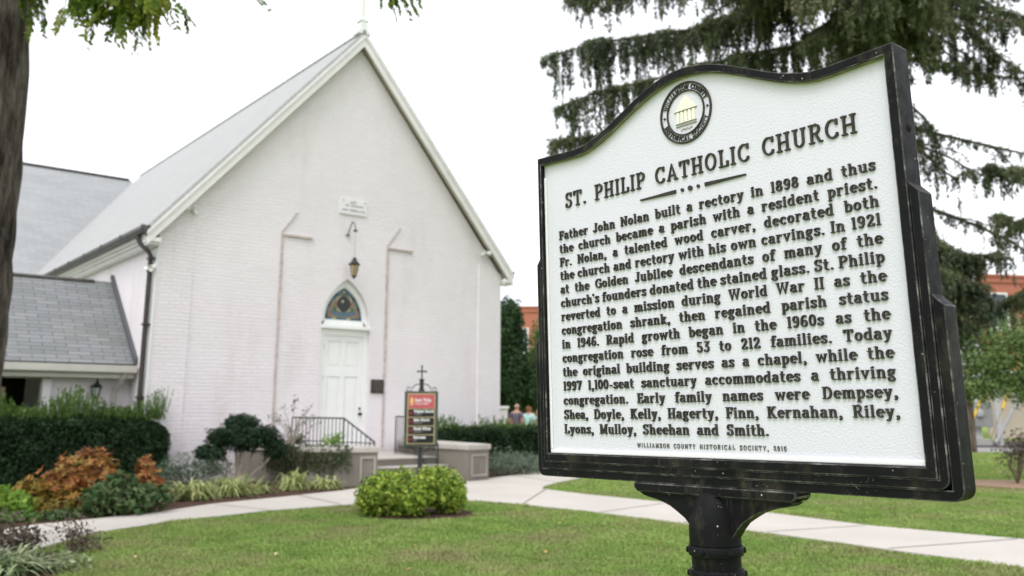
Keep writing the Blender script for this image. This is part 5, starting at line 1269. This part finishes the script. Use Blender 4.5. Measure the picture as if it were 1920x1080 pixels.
for k in range(12):
    pinnate(rng, (rng.uniform(.42, .62), -.3, 5.95), (rng.normal(.1, .3), 0, -1), rng.uniform(.2, .34), .11, VV, rr, .2)
for k in range(10):
    pinnate(rng, (rng.uniform(4.35, 4.75), -1.1, 5.56 + rng.uniform(0, .1)), (rng.normal(.4, .3), 0, -1), rng.uniform(.18, .28), .12, VV, rr, .3)
for k in range(420):     # the crown above the frame
    l = limbs[rng.integers(len(limbs))]; i = rng.integers(1, len(l)); q = Vector(l[i - 1]).lerp(Vector(l[i]), rng.random())
    b = np.array(q) + rng.normal(0, .35, 3) + np.array((0, 0, .75)); b[2] = max(b[2], 6.35)
    pinnate(rng, b, (rng.normal(), rng.normal(), -.3), .34, .10, VV, rr, rng.uniform(0, .6))
br.build('limb', M['bark'], wt, smooth=True); stk.build('leaf_stalk', M['twig'], wt)
quads_object('foliage', np.concatenate(VV) - np.array((.09, 0, 0)), M['walnut'], wt, np.array(rr))

# drooping spruce behind the marker
spt = thing('spruce_tree', 'tall spruce with long drooping curtains of dark needles behind the historical marker', 'tree', (7.085, 17.29, -.435))
spt.scale = (1.3, 1.3, 1.3)
mb = MB(); mb.tube([(0, 0, .30), (.02, 0, .6), (0, 0, 3), (.03, 0, 7), (0, .02, 11), (0, 0, 15)], [.42, .33, .27, .2, .12, .02], 16); mb.build('trunk', M['bark_spruce'], spt, smooth=True)
rng = np.random.default_rng(91)
lim, twg = MB(), MB(); VV, rr, V2, r2 = [], [], [], []
def needle_strand(p0, L, tint, lean, dens=80, w=.045):
    m = max(6, int(L * dens)); s = np.sort(rng.random(m)); d = np.array((lean[0], lean[1], -1.0))
    p = np.array(p0) + d * (L * s)[:, None] + rng.normal(0, .011, (m, 3)) * (1 + 1.2 * (1 - s))[:, None]
    ang = rng.uniform(0, 6.28, m); dd = np.stack([np.cos(ang) * .55, np.sin(ang) * .45, np.full(m, -1.0)], 1)
    VV.append(leaf_quads(rng, p, rng.normal(0, 1, (m, 3)), .10, .024, .3, dd)); rr.append(np.clip(tint + rng.normal(0, .15, m), 0, 1))
def limb(pts, hang, dens=1.0, tint=.4, r0=.032, start=.12, side=.35, sub=4):
    pts = [Vector(p) for p in pts]; n = 14; P = []
    for i in range(n + 1):
        t = i / n * (len(pts) - 1); k = min(int(t), len(pts) - 2); f = t - k
        a = pts[max(k - 1, 0)]; b = pts[k]; c = pts[k + 1]; d = pts[min(k + 2, len(pts) - 1)]
        P.append(.5 * ((2 * b) + (c - a) * f + (2 * a - 5 * b + 4 * c - d) * f * f + (3 * b - a - 3 * c + d) * f ** 3))
    for q in range(sub):
        k = int(rng.integers(3, n - 1)); tg = (P[k + 1] - P[k]).normalized(); sd = tg.cross(Vector((0, 0, 1))).normalized() * (1 if q % 2 else -1)
        ln = rng.uniform(.45, 1.0) * (1.15 - .6 * k / n); d = (tg * .75 + sd * .75).normalized()
        limb([P[k], P[k] + d * ln * .5 + Vector((0, 0, -.03)), P[k] + d * ln + Vector((0, 0, -.22 * ln))], hang * .85, dens * .75, tint + rng.normal(0, .12), r0 * .45, .1, .25, 0)
    lim.tube(P, [r0 * (1 - .85 * i / n) + .004 for i in range(n + 1)], 6)
    ph = rng.uniform(0, 6.28)
    Ltot = sum((P[i + 1] - P[i]).length for i in range(n)); m = int(Ltot * 29 * dens)
    for j in range(m):
        t = start + (1 - start) * rng.random(); x = t * n; k = min(int(x), n - 1); p = P[k].lerp(P[k + 1], x - k)
        tg = (P[k + 1] - P[k]).normalized(); sd = tg.cross(Vector((0, 0, 1))).normalized()
        # side twig, then the hanging strands on it
        sl_ = rng.uniform(.05, side) * (1.15 - t * .7); s = 1 if rng.random() < .5 else -1
        e = p + sd * s * sl_ + tg * sl_ * .6 + Vector((0, 0, -sl_ * .35)); twg.tube([p, e], [.006, .003], 3, cap=False)
        for q in range(1 + int(sl_ * 6)):
            f = rng.random(); b = p.lerp(e, f); h = hang * (.12 + .95 * rng.random() ** 1.5) * (.7 + .55 * math.sin(t * 11 + ph) * math.sin(t * 23 + ph * 2)) * (1.1 - .4 * t)
            needle_strand(b, max(.1, h), tint + rng.normal(0, .12), rng.normal(0, .06, 2))
        mm = 7; s_ = rng.random(mm)[:, None]; pp = np.array(p) * (1 - s_) + np.array(e) * s_ + rng.normal(0, .02, (mm, 3))
        V2.append(leaf_quads(rng, pp, rng.normal(0, 1, (mm, 3)), .08, .016, .4, np.tile(np.array(e - p) + .001, (mm, 1)))); r2.append(rng.random(mm))
    mm = int(Ltot * 40); s_ = rng.integers(2, n + 1, mm); pp = np.array([P[i] for i in s_]) + rng.normal(0, .05, (mm, 3))
    V2.append(leaf_quads(rng, pp, rng.normal(0, 1, (mm, 3)), .09, .017, .6)); r2.append(rng.random(mm))
W2 = lambda x, y, z: (x - 5.45, y - 13.3, z)
# left side
limb([(0, 0, 8.1), W2(4.0, 13.1, 7.65), W2(2.6, 13, 7.30), W2(1.4, 13, 7.12), W2(.48, 13, 6.85)], 1.25, 1.4, .30)
limb([(0, 0, 7.3), W2(3.8, 12.6, 6.8), W2(2.2, 12.7, 6.40), W2(1.3, 12.9, 6.25), W2(.70, 13, 6.02)], 1.25, 1.3, .35)
limb([(0, 0, 6.6), W2(3.6, 13.0, 6.2), W2(2.0, 13.1, 5.75), W2(1.2, 13.1, 5.6), W2(.62, 13.1, 5.52)], .8, 1.1, .35)
limb([(0, 0, 9.1), W2(3.8, 12.9, 8.55), W2(2.4, 13, 8.1), W2(1.5, 13, 7.95), W2(.9, 13, 7.88)], .55, 1.3, .45)
limb([(0, 0, 8.4), W2(4.2, 12.2, 8.0), W2(3.2, 11.8, 7.6), W2(2.4, 11.5, 7.25)], .6, 1.7, .62)
limb([(0, 0, 8.9), W2(4.6, 12.4, 8.4), W2(3.9, 11.8, 8.0), W2(3.2, 11.3, 7.5)], .7, 1.7, .7)
limb([(0, 0, 8.0), W2(4.7, 12.0, 7.7), W2(4.3, 11.2, 7.2), W2(3.9, 10.6, 6.8)], .6, 1.7, .66)
limb([(0, 0, 8.6), W2(5.2, 12.1, 8.2), W2(5.0, 11.2, 7.7), W2(4.8, 10.5, 7.15)], .7, 1.8, .55)
limb([(0, 0, 8.3), W2(5.8, 12.2, 7.9), W2(6.1, 11.3, 7.4), W2(6.2, 10.6, 6.9)], .55, 1.3, .5)
limb([(0, 0, 9.3), W2(3.2, 13.6, 9.0), W2(1.8, 13.7, 8.5), W2(.9, 13.8, 8.25)], .6, 1.2, .4)
limb([(0, 0, 7.6), W2(4.2, 13.9, 7.2), W2(3.0, 14.3, 6.8), W2(2.0, 14.6, 6.5)], .8, 1.3, .2)
limb([(0, 0, 8.8), W2(4.4, 13.9, 8.3), W2(3.2, 14.4, 8.0), W2(2.2, 14.8, 7.7)], .8, 1.5, .15)
for k in range(26):      # the thick middle, branches reaching forward
    ex_, ey_, ez_ = rng.uniform(2.7, 6.3), rng.uniform(10.6, 12.3), rng.uniform(6.5, 8.3)
    limb([(0, 0, ez_ + 1.0), W2(5.45 + (ex_ - 5.45) * .5, 13.3 + (ey_ - 13.3) * .5, ez_ + .65), W2(ex_, ey_, ez_)], .75, 1.1, rng.uniform(.35, .8), start=.25, side=.5)
for k in range(8):
    ex_, ey_, ez_ = rng.uniform(5.2, 6.2), rng.uniform(11.6, 12.4), rng.uniform(6.6, 7.6)
    limb([(0, 0, ez_ + .8), W2((5.45 + ex_) / 2, (13.3 + ey_) / 2, ez_ + .5), W2(ex_, ey_, ez_)], .8, 1.3, rng.uniform(.4, .8), start=.15, side=.5)
for k in range(9):       # low curtains on the right
    ex_, ey_, ez_ = rng.uniform(6.5, 7.1), rng.uniform(12.5, 13.4), rng.uniform(2.9, 4.0)
    limb([(0, 0, ez_ + .7), W2(6.1, 13.1, ez_ + .4), W2(ex_, ey_, ez_)], .75, 1.0, rng.uniform(.05, .4), start=.3, side=.4)
for k in range(7):
    ex_, ez_ = rng.uniform(7.4, 8.6), rng.uniform(6.6, 8.2)
    limb([(0, 0, ez_ + .8), W2(6.4, 13.2, ez_ + .7), W2(ex_, rng.uniform(12.4, 13.6), ez_)], .42, .8, rng.uniform(.3, .6))
# right side
limb([(0, 0, 8.2), W2(6.3, 13, 7.75), W2(7.2, 13, 7.30), W2(7.9, 13, 6.70), W2(8.6, 13, 6.3)], .50, 1.1, .35)
limb([(0, 0, 9.2), W2(6.4, 13, 8.6), W2(7.4, 13, 7.9), W2(8.2, 13, 7.45), W2(8.9, 13, 7.3)], .5, 1.2, .4)
limb([(0, 0, 7.4), W2(6.2, 13.1, 6.95), W2(7.0, 13.1, 6.72), W2(7.8, 13.1, 6.60), W2(8.5, 13, 6.52)], .28, .8, .35)
limb([(0, 0, 9.6), W2(6.2, 12.8, 9.0), W2(7.0, 12.6, 8.4), W2(8.2, 12.4, 7.9)], .5, 1.0, .4)
limb([(0, 0, 6.4), W2(6.0, 13.0, 6.2), W2(6.45, 13, 5.8), W2(6.62, 13, 5.2)], 1.0, .7, .3, side=.2, sub=1)
limb([(0, 0, 5.6), W2(6.1, 13.0, 5.5), W2(6.6, 13, 5.05), W2(6.85, 13, 4.9)], .7, .6, .3, side=.2, sub=1)
limb([(0, 0, 4.7), W2(6.0, 13.2, 4.7), W2(6.4, 13.2, 4.3), W2(6.55, 13.2, 3.7)], .8, .8, .25, side=.25, sub=1)
limb([(0, 0, 6.0), W2(6.6, 14.4, 6.0), W2(7.6, 14.6, 5.7), W2(8.0, 14.6, 5.35)], .2, .3, .3)
limb([W2(8.6, 13.4, 5.4), W2(8.15, 13.2, 5.2), W2(7.7, 13, 5.05), W2(7.3, 13, 5.15)], .45, 1.6, .35, r0=.02)
limb([W2(8.8, 13.4, 4.7), W2(8.2, 13.2, 4.5), W2(7.75, 13, 4.25), W2(7.45, 13, 4.3)], .45, 1.4, .5, r0=.02)
limb([(0, 0, 4.3), W2(6.2, 13.0, 4.0), W2(6.8, 12.9, 3.72), W2(7.3, 12.9, 3.75)], .75, 1.5, .12, side=.3)
limb([(0, 0, 3.9), W2(6.2, 12.9, 3.6), W2(6.7, 12.8, 3.3), W2(7.0, 12.8, 3.0)], .85, 1.7, .12, side=.3)
limb([(0, 0, 3.5), W2(6.1, 13.1, 3.2), W2(6.5, 13.1, 2.9), W2(6.85, 13.1, 2.75)], .7, 1.5, .15, side=.3)
limb([W2(8.7, 13.2, 3.6), W2(8.1, 13.0, 3.3), W2(7.7, 12.9, 3.2), W2(7.5, 12.9, 3.1)], .55, 1.5, .35, r0=.02)
limb([(0, 0, 5.0), W2(6.7, 13.9, 4.7), W2(7.9, 14.1, 4.3), W2(8.8, 14.2, 3.8), W2(9.2, 14.2, 3.5)], .3, .6, .3)
limb([(0, 0, 6.1), W2(6.9, 14.0, 6.0), W2(8.2, 13.8, 5.6), W2(8.9, 13.5, 5.3)], .25, .5, .3)
# left hidden/low limbs and the back of the crown
for (x, y, z0, z1) in ((3.4, 12.6, 5.4, 4.2), (3.2, 13.4, 4.6, 3.2), (4.2, 15.2, 6.5, 5.5), (6.0, 16, 7.5, 6.5), (5.0, 16.2, 5.0, 3.8), (7.2, 15.4, 8.5, 7.6), (5.4, 15.8, 9.6, 9.0), (3.6, 15.4, 9.2, 8.6)):
    limb([(0, 0, z0), W2((5.45 + x) / 2, (13.3 + y) / 2, (z0 + z1) / 2 + .15), W2(x, y, z1)], .7, .9, .3)
for k in range(16):      # upper crown, above the picture
    z0 = 9.8 + k * .32; a = k * 2.4; L = 3.4 - k * .19
    limb([(0, 0, z0), (L * .5 * math.cos(a), L * .5 * math.sin(a), z0 - .25), (L * math.cos(a), L * math.sin(a), z0 - .8)], .5, .55, .4)
lim.build('limb', M['bark_spruce'], spt, smooth=True); twg.build('twig', M['twig'], spt)
quads_object('foliage', np.concatenate(VV), M['spruce'], spt, np.concatenate(rr)); quads_object('upper_foliage', np.concatenate(V2), M['spruce_lit'], spt, np.concatenate(r2))

def tree(label, loc, blobs, n, L, W, mat, seed, trunk_h, tr=.16, **kw):
    t = thing('broadleaf_tree', label, 'tree', loc); foliage('crown', blobs, n, L, W, M[mat], t, seed, **kw)
    mb = MB(); mb.tube([(0, 0, 0), (.03, 0, trunk_h * .5), (0, 0, trunk_h)], [tr, tr * .8, tr * .55], 8)
    rg = random.Random(seed)
    for k in range(7):
        b = rg.choice(blobs); mb.tube([(0, 0, trunk_h * rg.uniform(.55, .95)), ((b[0]) * .6, b[1] * .6, (trunk_h + b[2]) / 2), (b[0], b[1], b[2] + b[5] * .3)], [tr * .4, tr * .28, tr * .1], 5)
    mb.build('trunk', M['bark_spruce'], t, smooth=True); return t
tree('narrow dark green tree close behind the right corner of the chapel', (-.15, 30.5, 0), [(0, 0, 2.6, .95, .9, 1.4), (-.1, 0, 3.9, .75, .8, 1.2), (.1, 0, 4.6, .4, .5, .6), (.35, 0, 2.0, .8, .8, .8)], 16000, .13, .08, 'tree_dark', 101, 2.4, shell=.5, lump=.2)
tree('lighter green tree between the dark narrow tree and the marker', (1.35, 33.5, 0), [(0, 0, 2.7, .95, .9, 1.3), (.35, 0, 4.0, .9, .8, 1.0), (.4, 0, 4.9, .45, .5, .6), (-.35, 0, 2.0, .7, .7, .8)], 13000, .14, .085, 'tree_mid', 102, 2.4, shell=.55, lump=.25)
tree('dark tree mostly hidden behind the left edge of the marker', (3.3, 35, 0), [(0, 0, 2.4, 1.6, 1.2, 1.4), (.3, 0, 3.8, 1.2, 1, 1.1)], 9000, .16, .1, 'tree_dark', 103, 2.0, shell=.55)
tree('airy light green tree in front of the red brick building', (15.9, 31, 0), [(0.9, 0, 3.1, 1.7, 1.3, 0.8), (2.1, 0, 3.9, 1.5, 1.3, 1.0), (3.3, 0, 2.8, 1.3, 1.2, 0.75), (0.2, 0, 4.0, 0.9, 0.9, 0.7), (1.7, 0, 2.4, 1.3, 1.0, 0.55), (3.4, 0, 4.4, 1.0, 1, 0.8), (0.3, -0.1, 2.2, 1.0, 0.9, 0.6), (2.7, 0.1, 2.0, 1.2, 0.9, 0.5), (4.1, 0, 3.6, 1.0, 1, 0.9)], 22000, .15, .07, 'tree_light', 104, 3.0, shell=.85, lump=.3, spread=1.0)

# ------------------------------------------------------------------ far buildings and street things on the right
M['beige_wall'] = concrete('beige_rendered_wall', (.44, .37, .31), (.35, .29, .24))
M['glass_dark'] = plain('dark_window_glass', (.03, .045, .06), .12, .6, var=.3, scale=.5)
def block(name, label, loc, rz, Wd, Dp, H, band, wins, mats=('red_brick', 'beige_wall'), skew=0.0):
    t = thing(name, label, 'building', loc, rz)
    Q_ = lambda g: [(-g, -g), (Wd + g, -g), (Wd + g, Dp + g), (skew - g, Dp + g)]
    mb = MB(); mb.prism(Q_(0), band, H, 'z'); mb.build('wall', M[mats[0]], t)
    if band > 0:
        mb = MB(); mb.prism(Q_(.03), 0, band - .002, 'z'); mb.build('base_wall', M[mats[1]], t)
        mb = MB(); mb.prism(Q_(.1), band, band + .16, 'z'); mb.build('band_course', M['trim'], t)
    mb = MB(); mb.prism(Q_(.14), H + .002, H + .12, 'z'); mb.prism(Q_(.07), H - .3, H, 'z'); mb.build('parapet', M[mats[0]], t)
    for (x, z, ww, hh) in wins:
        mb = MB(); f = .09; y0, y1 = -.07, -.003
        mb.box(x, x + f, y0, y1, z, z + hh); mb.box(x + ww - f, x + ww, y0, y1, z, z + hh); mb.box(x + f, x + ww - f, y0 + .002, y1, z, z + f); mb.box(x + f, x + ww - f, y0 + .002, y1, z + hh - f, z + hh); mb.box(x + f, x + ww - f, y0 + .004, y1, z + hh * .5 - .03, z + hh * .5 + .03)
        fr = mb.build('window', M['white'], t); mb = MB(); mb.box(x + f, x + ww - f, -.03, -.004, z + f, z + hh - f); mb.build('pane', M['glass_dark'], fr)
        mb = MB(); mb.box(x - .08, x + ww + .08, -.12, -.003, z - .14, z - .004); mb.build('sill', M['trim'], fr)
    return t
block('brick_building', 'red brick building with beige ground floor behind the light green tree', (24.4, 45.6, 0), R(12), 14, 8, 8.35, 3.3, [(.55, 5.6, 1.2, 1.9), (3.9, 5.6, 1.2, 1.9), (7.2, 5.6, 1.2, 1.9), (10.4, 5.6, 1.2, 1.9)], skew=6.6)
block('brick_building', 'distant red brick building seen over the trees between chapel and marker', (-1.2, 62, 0), R(-4), 10, 9, 8.4, 0, [(1.2, 5.2, 1.2, 1.8), (4.6, 5.2, 1.2, 1.8)])
t = thing('gate_pillar', 'pale square pillar showing past the right corner of the chapel', 'pillar', (-.30, 28.0, 0), R(10))
mb = MB(); mb.box(-.16, .16, -.16, .16, 0, 1.42); mb.build('shaft', M['brick'], t, bevel=.01); mb = MB(); mb.box(-.2, .2, -.2, .2, 1.422, 1.5); mb.build('cap', M['white'], t, bevel=.01)
t = thing('utility_cabinet', 'tall grey-white electrical cabinet with a round meter box in front of the brick building', 'cabinet', (18.95, 37.2, 0), R(-15))
gw = plain('grey_white_enamel', (.50, .50, .48), .5, .3, var=.06, scale=3)
mb = MB(); mb.box(-.45, .55, 0, .5, .25, 2.75); mb.build('cabinet_body', gw, t, bevel=.02); mb = MB(); mb.box(-.5, .6, -.05, .55, 2.752, 2.83); mb.build('cabinet_hood', gw, t)
mb = MB(); mb.box(.15, .95, -.25, -.002, .75, 1.75); mb.build('meter_box', plain('mid_grey_enamel', (.30, .30, .30), .5), t, bevel=.02); mb = MB(); mb.lathe([(.17, 0), (.17, .06), (.14, .10), (.02, .12)], n=18); q = mb.build('meter', gw, t, smooth=True); q.location = (.45, -.251, 1.3); q.rotation_euler = (R(90), 0, 0)
mb = MB(); mb.box(-.3, .85, -.3, .55, .0, .25); mb.build('cabinet_plinth', M['road_pale'], t)
t = thing('equipment_post', 'grey metal post with a slanted brace beside the utility cabinet', 'post', (19.95, 36.6, 0), 0)
mb = MB(); mb.tube([(0, 0, 0), (0, 0, 2.5)], .13, 10); mb.build('post_shaft', gw, t, smooth=True); mb = MB(); mb.tube([(-.25, -.1, .1), (1.2, 0, 2.4)], .07, 8); mb.build('brace', plain('galvanised_steel', (.42, .42, .42), .45, .5, .3), t)
ye = plain('yellow_plastic_guard', (.62, .40, .03), .5, .4)
for lab, a, b, ga, gb in (('taut guy wire with a yellow guard running up right past the cabinet', (19.2, 36, 0.2), (22.6, 37, 6.0), .22, .58), ('taut guy wire with a yellow guard slanting low in front of the cabinet', (18.1, 36, .1), (22.0, 37.5, 6.2), .04, .36)):
    t = thing('guy_wire', lab, 'wire', a, 0, 'guy wires with yellow guards'); d = Vector(b) - Vector(a)
    mb = MB(); mb.tube([(0, 0, 0), tuple(d)], .012, 5); mb.build('wire', M['bronze_light'], t); mb = MB(); mb.tube([tuple(d * ga), tuple(d * gb)], .055, 8); mb.build('guard', ye, t)

# ------------------------------------------------------------------ people behind the right hedge
skin = plain('skin', (.52, .30, .22), .55, .3, var=.05)
def skin_mesh(name, verts, edges, mat, parent, sub=2):
    """joints with radii grown into ONE continuous surface"""
    me = bpy.data.meshes.new(name); me.from_pydata([v[:3] for v in verts], edges, []); o = bpy.data.objects.new(name, me); COL.objects.link(o)
    sk = o.modifiers.new('skin', 'SKIN'); sk.use_smooth_shade = True
    for d, v in zip(me.skin_vertices[0].data, verts): d.radius = (v[3], v[4] if len(v) > 4 else v[3])
    me.skin_vertices[0].data[0].use_root = True
    sb = o.modifiers.new('sub', 'SUBSURF'); sb.levels = sub; sb.render_levels = sub
    dg = bpy.context.evaluated_depsgraph_get(); dg.update(); m2 = bpy.data.meshes.new_from_object(o.evaluated_get(dg)); o.modifiers.clear(); o.data = m2; m2.name = name
    m2.materials.clear(); m2.materials.append(mat); m2.polygons.foreach_set('use_smooth', [True] * len(m2.polygons))
    if parent: o.parent = parent
    return o
def person(label, loc, rz, h, shirt, legs, hair, hair_len, shorts=False, female=False, group=None, bald=False):
    t = thing('person', label, 'person', loc, rz, group); k = h / 1.75; sh = (.165 if female else .195) * k; hp = .10 * k
    V = [(0, 0, .93 * k, .135 * k, .11 * k), (0, .005, 1.10 * k, .125 * k, .10 * k), (0, .01, 1.28 * k, .15 * k, .11 * k), (0, .01, 1.42 * k, .10 * k, .08 * k), (0, 0, 1.50 * k, .055 * k), (0, -.015, 1.56 * k, .062 * k, .07 * k), (0, -.02, 1.64 * k, .078 * k, .095 * k), (0, -.01, 1.71 * k, .062 * k, .075 * k)]
    E = [(i, i + 1) for i in range(7)]
    def chain(root, pts):
        p = root
        for q in pts: V.append(q); E.append((p, len(V) - 1)); p = len(V) - 1
        return p
    for s in (-1, 1):
        bend = -.16 if s < 0 else -.08
        w_ = chain(3, [(s * sh, .01, 1.40 * k, .058 * k), (s * (sh + .05 * k), .03, 1.13 * k, .044 * k), (s * (sh + .03 * k), bend, .94 * k, .032 * k), (s * (sh + .02 * k), bend - .03, .88 * k, .036 * k, .02 * k)])
        for j, (dx, l) in enumerate(((-.028, .062), (-.010, .074), (.009, .070), (.027, .055))):
            chain(w_, [(s * (sh + .02 * k) + dx * k, bend - .045, (.845) * k, .0095 * k), (s * (sh + .02 * k) + dx * 1.1 * k, bend - .05, (.845 - l * .6) * k, .0085 * k), (s * (sh + .02 * k) + dx * 1.1 * k, bend - .035, (.845 - l) * k, .0075 * k)])
        chain(w_, [(s * (sh - .02 * k), bend - .06, .87 * k, .0105 * k), (s * (sh - .035 * k), bend - .075, .835 * k, .009 * k)])
        chain(0, [(s * hp, 0, .86 * k, .092 * k), (s * (hp + .01), -.01, .48 * k, .058 * k), (s * (hp + .01), .015, .10 * k, .040 * k), (s * (hp + .015), -.05, .04 * k, .045 * k, .032 * k), (s * (hp + .02), -.15, .03 * k, .035 * k, .022 * k)])
    skin_mesh('body', V, E, skin, t, 2)
    # face
    mb = MB(); mb.prism([(-.012 * k, 1.60 * k), (.012 * k, 1.60 * k), (.006 * k, 1.645 * k), (-.006 * k, 1.645 * k)], -.128 * k, -.10 * k, 'y'); mb.build('nose', skin, t, bevel=.003)
    for s in (-1, 1):
        mb = MB(); mb.lathe([(.003, -.006), (.010, 0), (.003, .006)], c=(s * .03 * k, -.108 * k, 1.645 * k), n=8); mb.build('eye', M['black_iron'], t)
        mb = MB(); mb.lathe([(.004, -.028), (.016, -.01), (.018, .012), (.004, .028)], c=(s * .079 * k, -.012, 1.63 * k), n=8); mb.build('ear', skin, t, smooth=True)
    mb = MB(); mb.box(-.022 * k, .022 * k, -.118 * k, -.10 * k, 1.578 * k, 1.588 * k); mb.build('mouth', plain('lips', (.40, .17, .14), .5), t, bevel=.003)
    c = [(0, 0, .95 * k, .155 * k, .13 * k), (0, .005, 1.10 * k, .145 * k, .12 * k), (0, .01, 1.28 * k, .168 * k, .128 * k), (0, .01, 1.42 * k, .115 * k, .092 * k), (0, .005, 1.455 * k, .07 * k)]
    e = [(0, 1), (1, 2), (2, 3), (3, 4)]
    for s in (-1, 1):
        c += [(s * sh, .01, 1.395 * k, .074 * k), (s * (sh + .03 * k), .02, 1.24 * k, .066 * k)]; n_ = len(c); e += [(3, n_ - 2), (n_ - 2, n_ - 1)]
    skin_mesh('shirt', c, e, shirt, t, 2)
    c = [(0, 0, .97 * k, .150 * k, .125 * k), (0, 0, .90 * k, .15 * k, .125 * k)]; e = [(0, 1)]
    for s in (-1, 1):
        c += [(s * hp, 0, .80 * k, .108 * k), (s * (hp + .01), -.008, .50 * k, .085 * k)]; e += [(1, len(c) - 2), (len(c) - 2, len(c) - 1)]
        if not shorts: c += [(s * (hp + .01), .01, .09 * k, .065 * k)]; e += [(len(c) - 2, len(c) - 1)]
    skin_mesh('shorts' if shorts else 'trousers', c, e, legs, t, 2)
    hv = [(0, .005, 1.70 * k, .073 * k, .088 * k), (0, .03, 1.66 * k, .085 * k, .085 * k), (0, .055, 1.58 * k, .07 * k if hair_len else .05 * k, .05 * k)]
    if hair_len: hv.append((0, .06, (1.58 - hair_len) * k, .055 * k, .04 * k))
    if bald: hv = hv[1:]; hv[0] = (0, .045, 1.66 * k, .076 * k, .06 * k)
    skin_mesh('hair', hv, [(i, i + 1) for i in range(len(hv) - 1)], hair, t, 2)
    for s in (-1, 1):
        mb = MB(); mb.prism([(.10, 0), (-.17, 0), (-.20, .03), (-.16, .065), (-.02, .10), (.09, .10)], s * (hp + .015) - .048, s * (hp + .015) + .048, 'x'); mb.build('shoe', M['bronze'] if not female else M['sign_white'], t, bevel=.015)
    return t
cl_ = lambda n_, c_: plain(n_, c_, .85, .1, var=.1, scale=20)
person('man with thin grey hair in a grey-purple checked shirt standing behind the right hedge', (.16, 27.0, 0), R(150), 1.60, cl_('grey_purple_shirt', (.16, .14, .19)), cl_('khaki_shorts', (.34, .29, .22)), cl_('grey_hair', (.36, .30, .27)), 0, shorts=True, group='people behind the right hedge', bald=True)
person('woman with auburn hair in a pale mint top and white trousers beside the man', (.52, 26.9, 0), R(165), 1.53, cl_('mint_top', (.46, .72, .70)), cl_('white_trousers', (.78, .76, .74)), cl_('auburn_hair', (.24, .11, .055)), .06, female=True, group='people behind the right hedge')
person('third person in a pale blue-white top half hidden by the edge of the marker', (.84, 27.4, 0), R(170), 1.42, cl_('pale_blue_top', (.56, .66, .74)), cl_('pale_trousers', (.6, .6, .58)), cl_('fair_hair', (.42, .32, .22)), .05, female=True, group='people behind the right hedge')
